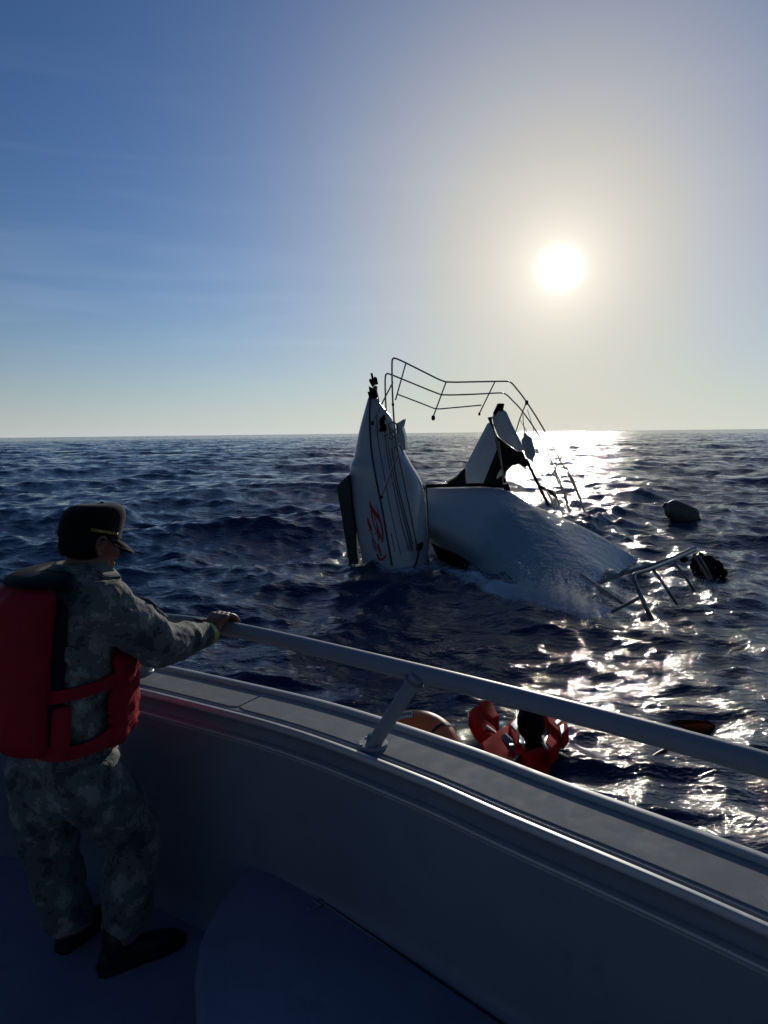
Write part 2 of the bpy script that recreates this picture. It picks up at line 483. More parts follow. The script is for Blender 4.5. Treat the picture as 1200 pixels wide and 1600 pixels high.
def sweep(prof, P, Nn, closed=False):
    return [[Vector((p.x + n_.x * u, p.y + n_.y * u, ZG + z)) for u, z in prof] for p, n_ in zip(P, Nn)]
MB().loft(sweep([(0.0, -.004), (-.004, -.03), (.012, -.06), (.04, -.3), (.12, -.9), (.3, -1.9)], full, fn_), cap=False, closed=False).build('hull_side', grey, boat, True)
hilite_trim = paint('satin_highlight_trim', (.48, .49, .49), .42, .3, .08, 20, rvar=.06)  # paler metallic tone puts the sky's highlight on nosing and ridge into colour
lite = paint('highlight_grey_rub_rail', (.46, .48, .48), .5, var=.08, scale=12, stain=((.2, .2, .2), 18, .64, .5))  # lightened grey: the outer lip's bright highlight put into its colour
MB().loft(sweep([(0, -.03), (-.008, -.012), (-.008, .006), (-.004, .013), (.004, .015), (.026, .015), (.030, .012), (.032, .0)], full, fn_), cap=False, closed=False).build('rub_rail', lite, boat, True)
MB().loft(sweep([(.032, .0), (.222, 0), (.226, -.007), (.238, -.007)], full, fn_), cap=False, closed=False).build('gunwale', grey, boat, True)
MB().loft(sweep([(.238, -.007), (.242, .003), (.250, .008), (.260, .007), (.267, -.002), (.267, -.012), (.260, -.02)], full, fn_), cap=False, closed=False).build('nosing', hilite_trim, boat, True)
MB().loft(sweep([(.260, -.02), (.246, -.034), (.236, -.052), (.236, -.068), (.246, -.079)], full, fn_), cap=False, closed=False).build('coaming_cove', greyin, boat, True)
MB().loft(sweep([(.246, -.079), (.262, -.0775), (.2705, -.081), (.2725, -.087), (.269, -.093), (.2585, -.098), (.2585, -.108)], full, fn_), cap=False, closed=False).build('highlight_ridge', hilite_trim, boat, True)
MB().loft(sweep([(.2585, -.108), (.256, -.14), (.25, -.3), (.246, -.55), (.25, -.78), (.262, -.85), (.285, -.88), (.32, ZD - ZG + .002)], full, fn_), cap=False, closed=False).build('bulwark', greyin, boat, True)
deckpoly = [Vector((p.x + n_.x * .3, p.y + n_.y * .3, ZD)) for p, n_ in zip(full[::3], fn_[::3])]
MB().prism(deckpoly, (0, 0, -.03)).build('deck', deckp, boat)
# non-skid panels on the gunwale, with a gap between them
def arc_at(x, y):
    return min(range(len(path)), key=lambda i: (path[i] + fn_[i] * .13 - Vector((x, y))).length)
seams = [arc_at(-.53, 2.70), arc_at(-1.75, 3.2), 0]
cuts = sorted(set(seams + [len(path) - 1]))
for a_, b_ in zip(cuts[:-1], cuts[1:]):
    ra = []
    pts = [path[a_].lerp(path[a_ + 1], .12)] + path[a_ + 1:b_] + [path[b_ - 1].lerp(path[b_], .88)]
    nn = [fn_[a_]] + fn_[a_ + 1:b_] + [fn_[b_]]
    rings = []
    for i, (p, n_) in enumerate(zip(pts, nn)):
        e = .012 if i in (0, len(pts) - 1) else 0
        rings.append([Vector((p.x + n_.x * u, p.y + n_.y * u, ZG + z)) for u, z in [(.05 + e, .0005), (.053 + e, .0035), (.207 - e, .0035), (.21 - e, .0005)]])
    MB().loft(rings).build('non_skid_panel', nonskid, boat)
# handrail and raked stanchions
rpts = [atz(x, y, ZR) for x, y in ((80, 942), (230, 966), (370, 985), (655, 1052), (900, 1114), (1200, 1196))]
e0 = (rpts[-1] - rpts[-2]).normalized()
l0 = (rpts[0] - rpts[1]).normalized()
rpts = [Vector((-1.95, 3.02, ZR))] + rpts + [rpts[-1] + e0 * .5 + Vector((.02, -.06, 0)), rpts[-1] + e0 * 1.2 + Vector((.03, -.3, 0))]
rail = catmull(rpts, 10)
MB().tube(rail, .0305, 16).build('handrail', grey, boat, True)
for (bx, by), (tx, ty) in (((582, 1166), (652, 1056)), ((222, 1052), (262, 974))):
    B, T = atz(bx, by, ZG), atz(tx, ty, ZR)
    st = MB().tube([B + Vector((0, 0, .004)), B.lerp(T, .5), T], .0245, 14).build('stanchion', grey, boat, True)
    mb = MB(); mb.tube([B + Vector((0, 0, .002)), B + Vector((0, 0, .011)), B + Vector((0, 0, .0145))], [.052, .052, .048], 24)
    mb.build('base_flange', grey, st, True)
    MB().tube([B + Vector((0, 0, .012)), B + (T - B) * .06, B + (T - B) * .1], [.034, .029, .0255], 14).build('weld_collar', grey, st, True)
    MB().tube([T - (T - B).normalized() * .05, T - (T - B).normalized() * .034, T - (T - B).normalized() * .02], [.0255, .03, .036], 14).build('weld_collar', grey, st, True)
    for k in range(4):
        a_ = k * math.pi / 2 + .5
        q = B + Vector((math.cos(a_) * .042, math.sin(a_) * .042, .0115))
        MB().tube([q, q + Vector((0, 0, .006))], .006, 6).build('bolt', steel, st)
# raised locker step with a hinged lid
ZL = ZD + .30
lk = [atz(x, y, ZL) for x, y in ((440, 1322), (405, 1335), (370, 1368), (335, 1415), (312, 1465), (303, 1520), (308, 1600), (330, 1750))]
lk += [Vector((.0, .55, ZL)), Vector((.75, .75, ZL)), Vector((.78, 1.3, ZL)), Vector((.40, 1.72, ZL)), Vector((.02, 2.08, ZL))]
li = arc_at(*[v for v in (atz(455, 1318, ZL).x + .1, atz(455, 1318, ZL).y + .1)])
locker = MB().prism(lk, (0, 0, -.298)).build('locker', deckp, boat, True, bevel=.03, seg=4)
frings = []
for i_ in range(li):
    k_ = min(1.0, (li - 1 - i_) / 14 + .02)              # the fillet dies away towards the locker's end
    frings.append([Vector((path[i_].x + fn_[i_].x * (.246 + u * k_), path[i_].y + fn_[i_].y * (.246 + u * k_), ZL + .0012 + z * k_)) for u, z in ((.0008, .13), (.004, .06), (.011, .024), (.026, .007), (.049, .0003))])
MB().loft(frings, cap=False, closed=False).build('locker_fillet', greyin, locker, True)
lid = [atz(x, y, ZL + .004) for x, y in ((424, 1356), (392, 1384), (362, 1440), (352, 1520), (372, 1700))] + [Vector((.05, .62, ZL + .004)), Vector((.45, .7, ZL + .004))] + [atz(900, 1680, ZL + .004), atz(772, 1592, ZL + .004)]
MB().prism(lid, (0, 0, -.012)).build('locker_lid', deckp, locker, True, bevel=.004)
sA, sB = atz(419, 1350, ZL + .004), atz(900, 1678, ZL + .004)
MB().tube([sA, sA.lerp(sB, .5), sB], .0045, 6).build('lid_seal', dark, locker)
hc = atz(495, 1412, ZL + .008); dd = (sB - sA).normalized(); ee = Vector((-dd.y, dd.x, 0))
hinge = MB().box(hc - ee * .012, (.022, .06, .006), (dd, ee, Vector((0, 0, 1)))).box(hc + ee * .022, (.034, .02, .005), (dd, ee, Vector((0, 0, 1)))).tube([hc - dd * .02 + Vector((0, 0, .003)), hc + dd * .02 + Vector((0, 0, .003))], .005, 8).build('hinge', steel and greyin, locker, bevel=.002)
for k in (-.03, -.012, .022):
    q = hc + ee * k + Vector((0, 0, .003)); MB().tube([q, q + Vector((0, 0, .0025))], .0035, 6).build('screw', steel, locker)

# ------------------------------------------------------------------ wrecked catamaran
WHITE = paint('white_gelcoat', (.47, .50, .52), .28, var=.05, scale=1.5, stain=((.28, .29, .29), 2.2, .58, .4), bump=.002, bscale=4, coat=.2)
def wet_white():
    M, t, b = newmat('wet_white_gelcoat')
    tcn = N(t, 'ShaderNodeTexCoord')
    nz = N(t, 'ShaderNodeTexNoise', i_Scale=2.0, i_Detail=8.0, i_Roughness=.65)
    t.links.new(tcn.outputs['Object'], nz.inputs['Vector'])
    sx = N(t, 'ShaderNodeSeparateXYZ'); t.links.new(tcn.outputs['Object'], sx.inputs[0])
    ad = N(t, 'ShaderNodeMath', operation='MULTIPLY_ADD', i_1=1.4); t.links.new(nz.outputs[0], ad.inputs[0]); t.links.new(sx.outputs[0], ad.inputs[2])
    wz = N(t, 'ShaderNodeMath', operation='MULTIPLY_ADD', i_1=-1.1); t.links.new(sx.outputs[2], wz.inputs[0]); t.links.new(ad.outputs[0], wz.inputs[2])
    wet = N(t, 'ShaderNodeMapRange', i_1=1.75, i_2=2.15); t.links.new(wz.outputs[0], wet.inputs[0])
    cm_ = N(t, 'ShaderNodeMix', data_type='RGBA'); t.links.new(wet.outputs[0], cm_.inputs['Factor'])
    cm_.inputs['A'].default_value = (.47, .50, .52, 1); cm_.inputs['B'].default_value = (.30, .39, .43, 1)
    t.links.new(cm_.outputs['Result'], b.inputs['Base Color'])
    rg = N(t, 'ShaderNodeMapRange', i_3=.3, i_4=.06); t.links.new(wet.outputs[0], rg.inputs[0]); t.links.new(rg.outputs[0], b.inputs['Roughness'])
    b.inputs['IOR'].default_value = 1.4
    n3 = N(t, 'ShaderNodeTexNoise', i_Scale=5.0, i_Detail=9.0, i_Roughness=.62, i_Distortion=.8); t.links.new(tcn.outputs['Object'], n3.inputs['Vector'])
    bp = N(t, 'ShaderNodeBump', i_Distance=.034); t.links.new(n3.outputs[0], bp.inputs['Height']); t.links.new(wet.outputs[0], bp.inputs['Strength'])
    t.links.new(bp.outputs[0], b.inputs['Normal'])
    return M
WET = wet_white()
BLACK = paint('black_fittings_and_hollows', (.007, .007, .008), .9, var=.5, scale=12, bump=.02, bscale=14, spec=.12)  # near-black for fittings and for the darkness painted into hollow openings
DKEEL = paint('dark_antifouling', (.022, .027, .034), .5, var=.4, scale=5)
STAIN = paint('weathered_stainless', (.30, .27, .24), .38, .85, .25, 20)
RED = paint('red_lettering', (.42, .015, .02), .5, var=.15)
wreck = thing('wrecked_catamaran', 'broken white catamaran sinking with its bows in the air and bent rails', 'boat', (1.2, 12.8, 0))
LV = [(617, 576, 578.5, 590), (628, 573, 578, 592), (642, 569, 577, 606), (656, 564.5, 577, 617), (680, 558, 578, 625), (705, 552.5, 580, 634), (719, 550, 582, 643), (724, 544.5, 583, 646), (735, 543, 585, 653), (752, 543, 588.5, 664), (775, 545, 593, 668), (805, 549, 598.5, 669.5), (835, 554, 604.5, 671.5), (860, 560, 609, 673), (890, 566, 614, 674.5), (940, 574, 622, 679)]
rings = []
for k, (py, l, c_, r_) in enumerate(LV):
    Y = 13.1 - .5 * k / (len(LV) - 1)
    w = (r_ - l) / 110
    X = lambda f: l + (r_ - l) * f
    cf = (c_ - l) / (r_ - l)
    rings.append([aty(x, py, Y + d * w) for x, d in ((l, .62), (l + (c_ - l) * .10, .34), (l + (c_ - l) * .5, .12), (c_ - .8, .01), (c_ + .8, .0), (c_ + (r_ - c_) * .35, .04), (c_ + (r_ - c_) * .68, .13), (c_ + (r_ - c_) * .9, .36), (r_, .72), (X(.8), 1.1), (X(.5), 1.25), (X(.2), 1.05))])
bow = MB().loft(rings).build('hull_bow', WHITE, wreck, True, sub=2)
dg = bpy.context.evaluated_depsgraph_get()
bvh = BVHTree.FromPolygons([v.co.copy() for v in bow.data.vertices], [tuple(p.vertices) for p in bow.data.polygons])
def onbow(px, py, off=.012):
    d = ray(px, py).normalized()
    h = bvh.ray_cast(CAM, d)
    return (h[0] - d * off) if h[0] else aty(px, py, 12.6)
def poly_t(pts, n=6):
    return catmull([Vector((a, b_, 0)) for a, b_ in pts], n)
def surf_line(pts, r, name, mat, off=.004, parent=bow):
    P = [onbow(p.x, p.y, off) for p in poly_t(pts, 8)]
    return MB().tube(P, r, 6).build(name, mat, parent, True)
surf_line([(578.3, 622), (577.5, 655), (580, 700), (587, 745), (598, 800), (606, 846), (612.5, 884)], .018, 'sheer_stripe', dark)
surf_line([(588, 645), (591, 690), (600, 740), (611, 800), (626, 866)], .006, 'deck_seam', dark)
surf_line([(600, 665), (606, 715), (616, 765), (628, 820), (640, 862)], .006, 'deck_seam', dark)
surf_line([(612, 700), (620, 750), (632, 800), (645, 850)], .013, 'deck_seam', paint('grey_seam', (.1, .11, .12), .6))
surf_line([(611, 833), (614, 848), (617, 862)], .006, 'deck_seam', dark)
surf_line([(666, 757), (668.2, 800), (670.2, 850)], .012, 'joint_seam', dark, off=.02)
# red script lettering down the hull side: tapered strokes laid on the gelcoat
def stroke(pts, w):
    P = poly_t(pts, 5); V, F = [], []
    for i, p in enumerate(P):
        t_ = (P[min(i + 1, len(P) - 1)] - P[max(i - 1, 0)]).normalized(); n_ = Vector((-t_.y, t_.x, 0))
        f = i / (len(P) - 1) * (len(w) - 1); a_ = int(min(f, len(w) - 2)); ww = w[a_] + (w[a_ + 1] - w[a_]) * (f - a_)
        for s_ in (-.5, .5):
            q = p + n_ * ww * s_; V.append(onbow(q.x, q.y, .014))
    n = len(P); return V, [(2 * i, 2 * i + 1, 2 * i + 3, 2 * i + 2) for i in range(n - 1)]
Zp = lambda x, y: (515 + x / 6.667, 730 + y / 6.667)
STROKES = [([(412, 350), (440, 430), (500, 515), (525, 565)], [.8, 5, 4, 3.2]), ([(492, 400), (505, 480), (530, 570), (552, 680), (548, 780)], [.6, 1.3, 2.2, 2.4, 2.0]),
           ([(432, 440), (450, 560), (480, 650), (510, 700)], [2.4, 1.2, 1.4, 2.5]), ([(455, 470), (490, 590), (512, 700), (508, 770)], [1, 1.4, 4.2, 1.2]), ([(470, 690), (515, 690), (548, 770)], [2, 2.5, 1]),
           ([(395, 520), (408, 590), (425, 640), (412, 668)], [1, 4.2, 3.6, .8]), ([(425, 640), (450, 740), (478, 800), (484, 880)], [1.2, 1.2, 1.5, 1.2]), ([(442, 750), (455, 810), (470, 860)], [2, 1.2, 1]),
           ([(505, 790), (512, 850), (540, 930)], [1, 3.6, 1.5]), ([(492, 900), (520, 960), (560, 950), (590, 910)], [2, 4, 3, 1.5])]
for pts, w in STROKES:
    v, f = stroke([Zp(*p) for p in pts], w)
    MB().add(v, f).build('red_letter_stroke', RED, bow)
# fittings at the bow tip
tipb = MB().prism([aty(x, y, 13.0) for x, y in ((574, 612), (588, 611), (591, 621), (577, 623))], (0, .12, 0))
tipb.prism([aty(x, y, 13.02) for x, y in ((577, 612), (576, 603), (582, 606), (586, 602), (590, 604), (589, 613))], (0, .09, 0))
tipb.prism([aty(x, y, 13.0) for x, y in ((576, 594), (579, 591), (582, 594), (585, 588), (589, 590), (591, 600), (586, 601), (582, 605), (579, 600))], (0, .1, 0))
tipb.tube([aty(583, 596, 13.04), aty(580.5, 583, 13.06)], .022, 8)
tipb.build('bow_roller_fitting', BLACK, wreck, bevel=.008)
MB().tube([aty(587, 604, 12.98), aty(591, 622, 12.96), aty(594, 640, 12.9)], .012, 8).build('forestay_end', STAIN, wreck)
cl = MB().ell(aty(597, 660, 12.72), (.05, .06, .1)).ell(aty(600, 668, 12.7), (.07, .06, .07)).box(aty(597, 672, 12.7), (.1, .08, .06)).ell(aty(600, 653, 12.75), (.03, .03, .06))
cl.build('cleat', BLACK, wreck, True)
for k, pts in enumerate((((598, 670), (608, 662), (618, 661), (622, 675), (612, 686), (604, 680)), ((602, 668), (614, 673), (622, 690), (616, 700)), ((606, 662), (612, 680), (622, 684)), ((600, 682), (612, 676), (621, 668), (617, 660)), ((618, 690), (626, 700), (631, 712)))):
    MB().tube([aty(p.x, p.y, 12.68 + .01 * k) for p in poly_t(pts, 6)], .011, 6).build('rope_loop', paint('weathered_rope', (.16, .17, .18), .9) if k == 0 else bpy.data.materials['weathered_rope'], wreck, True)
fl = [aty(x, y, 12.95) for x, y in ((618, 662), (624, 659), (631, 654.5), (628, 667), (632, 682), (634, 702), (628, 704), (622, 690))]
MB().prism(fl, (.05, .16, 0)).build('torn_panel', WHITE, wreck, bevel=.01)
MB().prism([aty(x, y, 13.1) for x, y in ((525.5, 760), (544, 742), (556, 845), (562, 900), (548, 900), (537, 828))], (.02, .3, 0)).build('daggerboard', DKEEL, wreck, bevel=.02)
# the awash deck between the hulls
CG = [[(666, 763, 14.1), (667, 780, 13.8), (668, 800, 13.4), (670, 828, 13.0)], [(686, 762, 14.1), (730, 797, 13.45), (768, 824, 12.9), (790, 866, 12.25)],
      [(757, 761, 14.1), (780, 783, 13.6), (806, 806, 13.05), (838, 856, 12.1)], [(792, 765, 14.1), (820, 784, 13.75), (846, 802, 13.3), (884, 852, 12.2)],
      [(832, 790, 13.9), (860, 801, 13.6), (884, 820, 13.2), (916, 862, 12.2)], [(884, 808, 13.6), (908, 822, 13.35), (928, 842, 13.0), (946, 872, 12.3)],
      [(945, 838, 13.3), (958, 848, 13.15), (966, 862, 12.9), (966, 882, 12.45)], [(1000, 872, 13.05), (995, 877, 12.95), (988, 882, 12.8), (976, 889, 12.5)]]
lo = [atz(x, y, -.06) for x, y in ((671, 858), (790, 910), (850, 920), (890, 923), (920, 920), (945, 911), (956, 902), (962, 896))]
grid = [[aty(*CG[c][r]) for c in range(8)] for r in range(4)] + [lo, [p + Vector((0, -.35, -.8)) for p in lo]]
rows, cols = len(grid), len(grid[0])
back = [p + Vector((0, .5, -.25)) for p in grid[0]]; back2 = [p + Vector((0, .9, -2.0)) for p in grid[0]]
mb = MB(); mb.loft([back2, back] + grid, cap=False, closed=False)
me_ = mb.mesh(); o = bpy.data.objects.new('bridge_deck', me_); COL.objects.link(o)
bm = bmesh.new(); bm.from_mesh(me_)
cr = bm.edges.layers.float.new('crease_edge'); bm.verts.ensure_lookup_table()
for e in bm.edges:
    i, j = sorted(v.index for v in e.verts)
    ri, rj = i // cols, j // cols
    if ri == rj and ri == 2 and j % cols <= 4: e[cr] = .95
    if i % cols == j % cols and i % cols in (1, 2, 3) and 2 <= ri and rj <= 5: e[cr] = (.9, .8, .5)[i % cols - 1]
bm.to_mesh(me_); bm.free()
sm = o.modifiers.new('s', 'SUBSURF'); sm.levels = sm.render_levels = 4
bpy.context.view_layer.update()
me2 = bpy.data.meshes.new_from_object(o.evaluated_get(bpy.context.evaluated_depsgraph_get())); o.modifiers.clear(); o.data = me2
me2.polygons.foreach_set('use_smooth', [True] * len(me2.polygons)); me2.materials.append(WET)
o.parent = wreck; o.matrix_parent_inverse = Matrix.Translation(-wreck.location)
bridge = o
MB().tube([aty(x, y, Y) for x, y, Y in ((665, 759.5, 14.05), (700, 758.5, 14.05), (750, 757.5, 14.05), (792, 760, 14.08))], .035, 8).build('deck_edge_trim', BLACK, wreck, True)
# solid black blocks: shade of the hollow under the deck edge, put into colour
MB().prism([aty(x, y, 12.35) for x, y in ((674, 850), (690, 858), (715, 868), (735, 880), (730, 892), (705, 885), (685, 874))], (0, .25, .0)).build('dark_hollow_block', BLACK, wreck, bevel=.03)
MB().prism([aty(x, y, 12.45) for x, y in ((652, 852), (662, 848), (661, 855), (656, 862), (651, 862))], (0, .15, 0)).build('dark_hollow_block', BLACK, wreck, bevel=.01)
# the far bow, torn open
def slab(name, pts, Y, d, mat, **k):
    return MB().prism([aty(x, y, Y) for x, y in pts], d).build(name, mat, farbow, **k)
farbow = MB().prism([aty(x, y, yy) for x, y, yy in ((766, 661, 15.2), (771.5, 672, 15.05), (777, 702, 14.85), (755, 757, 14.75), (732.5, 757, 14.95), (729.5, 732, 15.1))], (-.05, .12, 0)).build('far_hull_bow', WHITE, wreck, bevel=.02)
slab('torn_panel', ((777, 637), (786, 643), (795, 663), (806, 685), (815, 703), (809, 706), (797, 697), (784, 688), (777, 680), (771, 665), (768, 652), (772, 643)), 15.25, (.1, .1, 0), WHITE, bevel=.02)
slab('dark_interior', ((766, 660), (770, 664), (777, 682), (797, 697), (809, 706), (816, 702), (825.5, 727), (821, 731), (815, 725), (810, 724), (806, 728), (803, 725), (797, 731), (791, 737), (790, 745), (793, 758), (788, 760), (752, 760), (777, 702), (771, 674)), 15.34, (0, .35, 0), BLACK, bevel=.01)  # solid black slab stands for the shaded inside of the torn bow
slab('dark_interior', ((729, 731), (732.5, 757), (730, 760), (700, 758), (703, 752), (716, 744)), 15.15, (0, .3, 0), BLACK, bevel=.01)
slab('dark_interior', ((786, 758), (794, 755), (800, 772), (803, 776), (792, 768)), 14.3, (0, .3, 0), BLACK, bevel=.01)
slab('bow_cap', ((779, 630), (788.5, 630.5), (786, 643), (781, 641), (777, 645), (773, 650), (772, 645), (776, 637)), 15.2, (0, .18, 0), BLACK, bevel=.015)
slab('bow_cap', ((763, 652), (769, 651), (769, 657), (771, 668), (768, 664)), 15.15, (0, .15, 0), BLACK, bevel=.015)
slab('torn_panel', ((783, 733), (785, 741), (780, 746), (776, 748), (778, 741)), 15.2, (0, .05, 0), WHITE)
for pts in (((770, 662), (776, 690), (781, 715), (788, 748)), ((779, 690), (784, 725), (786, 755))):
    MB().tube([aty(x, y, 15.0) for x, y in pts], .012, 6).build('torn_wire', STAIN, farbow)
# bow pulpit: bent stainless tubes
pul = MB().tube([aty(p.x, p.y, 12.3 + 2.2 * min(1, max(0, (p.x - 612) / 190))) for p in poly_t([(652, 858), (641, 800), (630, 745), (619, 690), (614.5, 640), (612.8, 600), (612.5, 570), (613.5, 561.5), (618, 560), (634, 567), (664, 582), (690, 594.5), (705, 597), (745, 596.5), (786, 595.8), (797, 597), (806, 606), (822, 627), (848, 668), (877, 722), (897, 760), (914, 800)], 5)], .0155, 8).build('pulpit_rail', STAIN, wreck, True)
MB().tube([aty(p.x, p.y, 12.25 + 2.3 * min(1, max(0, (p.x - 602) / 190))) for p in poly_t([(644, 860), (631, 810), (617, 750), (608, 700), (603.5, 645), (602, 610), (602, 590), (604, 584.5), (610, 585), (640, 597), (682, 614), (697, 617), (740, 616), (780, 614), (790, 616), (800, 625), (818, 645), (846, 687), (868, 735), (880, 765), (892, 800)], 5)], .0145, 8).build('pulpit_rail', STAIN, pul, True)
def yof(x, a=612, y0=12.3): return y0 + 2.2 * min(1, max(0, (x - a) / 190))
def bar(pts, r=.0125, name='pulpit_post', mat=STAIN, Y=None, par=None):
    return MB().tube([aty(x, y, Y or yof(x)) for x, y in pts], r, 8).build(name, mat, par or pul, True)
bar([(621, 616), (650, 627), (678, 638), (686, 639), (720, 636), (752, 633)], .0125, 'pulpit_rail')
bar([(634, 568), (618, 625)]); bar([(697, 597), (677, 651)]); bar([(773, 597), (749, 646)])
bar([(823, 627), (812, 655), (805, 678)], Y=14.5); bar([(614, 597), (596, 632), (582, 660)], Y=12.4); bar([(622, 709), (608, 744), (596, 775)], .017, Y=12.25)
bar([(613, 748), (613.5, 753), (612, 757)], .012, Y=12.25)
for x, y, r in ((677, 653, .045), (749, 647, .03), (614, 632, .03), (582, 661, .035), (596, 776, .035), (823, 629, .045)):
    MB().ell(aty(x, y, yof(x) - .01), (r * .8, r * .8, r * 1.2), seg=8, rings=6).build('rail_foot', BLACK, pul, True)
MB().tube([aty(p.x, p.y, 12.2) for p in poly_t(((653, 850), (653.5, 866), (650, 880), (646, 888)), 4)], .02, 6).build('trailing_rope', dark, wreck, True)
# tangle of bent stanchions on the far side
for pts, r, Y in (([(822, 716), (840, 755), (857, 790)], .03, 14.2), ([(878, 712), (864, 740), (848, 766)], .014, 14.3), ([(819, 755), (845, 740), (880, 722)], .012, 14.35), ([(840, 758), (860, 768), (871, 778)], .03, 14.2), ([(845, 760), (850, 772), (845, 785)], .018, 14.2), ([(852, 762), (860, 778), (866, 795)], .018, 14.15), ([(866, 734), (872, 752), (880, 770), (890, 800)], .016, 14.0), ([(885, 730), (895, 750), (905, 775), (913, 800)], .02, 13.9), ([(824, 640), (832, 665), (842, 700)], .006, 14.5), ([(812, 655), (822, 672), (834, 690), (846, 712)], .006, 14.5), ([(866, 768), (870, 776), (874, 790)], .02, 14.1)):
    bar(pts, r, 'bent_stanchion', BLACK if r > .025 else STAIN, Y, wreck)

def fender(name, A, B, r, mat, label, endmat):
    A, B = Vector(A), Vector(B); ax = (B - A).normalized(); Ln = (B - A).length
    f = thing(name, label, 'fender', (A + B) / 2)
    prof = [(0, .35), (.04, .55), (.10, .82), (.2, .97), (.5, 1.0), (.8, .97), (.9, .82), (.96, .55), (1, .35)]
    MB().tube([A + ax * Ln * t_ for t_, _ in prof], [r * k for _, k in prof], 16).build('fender_body', mat, f, True)
    MB().tube([A - ax * .06, A - ax * .03, A + ax * .02], [r * .22, r * .3, r * .36], 10).build('fender_eye', endmat, f, True)
    MB().tube([B - ax * .02, B + ax * .03, B + ax * .06], [r * .36, r * .3, r * .22], 10).build('fender_eye', endmat, f, True)
    return f
FWHITE = paint('fender_vinyl', (.40, .41, .40), .45, var=.1, scale=8)
FCREAM = paint('cream_fender_vinyl', (.11, .105, .08), .6, var=.15, scale=5, stain=((.1, .1, .09), 4, .6, .6))
fh = fender('fender', aty(821, 681, 14.5), aty(831, 718, 14.45), .11, FWHITE, 'small white fender hanging by its rope from the bent pulpit rail', FWHITE)
MB().tube([aty(821, 681, 14.5), aty(818, 664, 14.5), aty(817, 647, 14.5)], .008, 6).build('fender_rope', bpy.data.materials['weathered_rope'], fh)
zf = SEAZ(7.9, 18.4)
qa, qb = aty(1040, 788, 18.6), aty(1091, 811, 18.3)
dz_ = zf + .12 - (qa.z + qb.z) / 2
fender('fender', qa + Vector((0, 0, dz_)), qb + Vector((0, 0, dz_)), .27, FCREAM, 'large cream fender afloat alone on the water right of the wreck', dark)

# bent pipe frame and black tarp afloat right of the wreck
PIPE = paint('bare_pipe', (.22, .22, .21), .35, .8, .3, 15)
frame = thing('pipe_frame', 'bent metal pipe frame sticking out of the white water right of the wreck', 'pipe frame', (3.6, 10.2, .1))
for pts, r in (([(930, 913, .02), (975, 896, .2), (1040, 876, .38), (1086, 856, .5)], .03), ([(1018, 968, -.1), (1008, 946, .1), (993, 912, .35), (990, 902, .42), (994, 896, .45), (1020, 888, .45), (1086, 860, .5)], .027), ([(909, 898, .30), (940, 920, .18), (977, 946, .0)], .026), ([(956, 956, -.02), (999, 934, .13)], .024), ([(1019, 888, .44), (1036, 912, .25), (1058, 944, -.05)], .022), ([(1054, 880, .4), (1070, 900, .25), (1085, 924, -.02)], .02), ([(1084, 866, .42), (1096, 886, .25), (1108, 906, 0)], .018), ([(1090, 866, .42), (1104, 888, .2), (1112, 904, 0)], .018)):
    P = catmull([atz(x, y, z + .02) for x, y, z in pts], 5)
    MB().tube(P, r, 8).build('pipe', PIPE, frame, True)
tc_ = atz(1104, 888, 0.0); tc_.z = SEAZ(tc_.x, tc_.y) - .02
def tdisp(co, n_): return n_ * (noise.fractal(co * 6, 1, 2, 4) * .05)
mbt = MB().ell(tc_ + Vector((0, 0, .12)), (.25, .22, .2)).ell(tc_ + Vector((-.16, .02, .25)), (.10, .1, .13)).ell(tc_ + Vector((.2, 0, .02)), (.16, .16, .1)).ell(tc_ + Vector((-.36, .1, .24)), (.07, .07, .05))
tag(mbt.build('tarpaulin', BLACK, None, True, remesh=.02, soft=2, disp=tdisp), 'crumpled black tarpaulin caught on the end of the pipe frame', 'tarpaulin')

# ------------------------------------------------------------------ life ring, floating vest, swimmer
ORANGE = paint('orange_ring_shell', (.75, .17, .04), .45, var=.1, scale=6, bump=.001, bscale=60, stain=((.35, .06, .02), 5, .6, .5))
lc = atz(640, 1192, .0); lc.z = .05
ring = thing('life_ring', 'orange life ring afloat beside the gunwale behind the nearer stanchion', 'life ring', lc)
tilt = Matrix.Rotation(math.radians(22), 3, 'X') @ Matrix.Rotation(math.radians(-8), 3, 'Y')
V = []
for i in range(48):
    a_ = i * 2 * math.pi / 48
    V.append([lc + tilt @ Vector(((.27 + .10 * math.cos(b_)) * math.cos(a_), (.27 + .10 * math.cos(b_)) * math.sin(a_), .085 * math.sin(b_))) + Vector((0, 0, .05)) for b_ in [k * 2 * math.pi / 16 for k in range(16)]])
V.append(V[0]); MB().loft(V, cap=False).build('ring_body', ORANGE, ring, True)
PALE = paint('pale_label_tape', (.62, .62, .6), .5, var=.08)
def ringpatch(a0, a1, b0, b1, off, name, mat, par):
    vv = []
    for i in range(9):
        a_ = a0 + (a1 - a0) * i / 8
        vv.append([lc + tilt @ Vector(((.27 + (.10 + off) * math.cos(b_)) * math.cos(a_), (.27 + (.10 + off) * math.cos(b_)) * math.sin(a_), (.085 + off) * math.sin(b_))) + Vector((0, 0, .05)) for b_ in [b0 + (b1 - b0) * k / 5 for k in range(6)]])
    return MB().loft(vv, cap=False, closed=False).build(name, mat, par, True)
lab = ringpatch(1.40, 1.83, 1.2, 1.9, .003, 'label_patch', PALE, ring)
for k in range(7):
    ringpatch(1.45 + k * .048, 1.475 + k * .048, 1.42, 1.68, .005, 'label_print', dark, lab)
ringpatch(.40, .50, -.2, 2.4, .005, 'strap', dark, ring)
ringpatch(2.6, 2.7, -.2, 1.7, .005, 'strap', dark, ring)

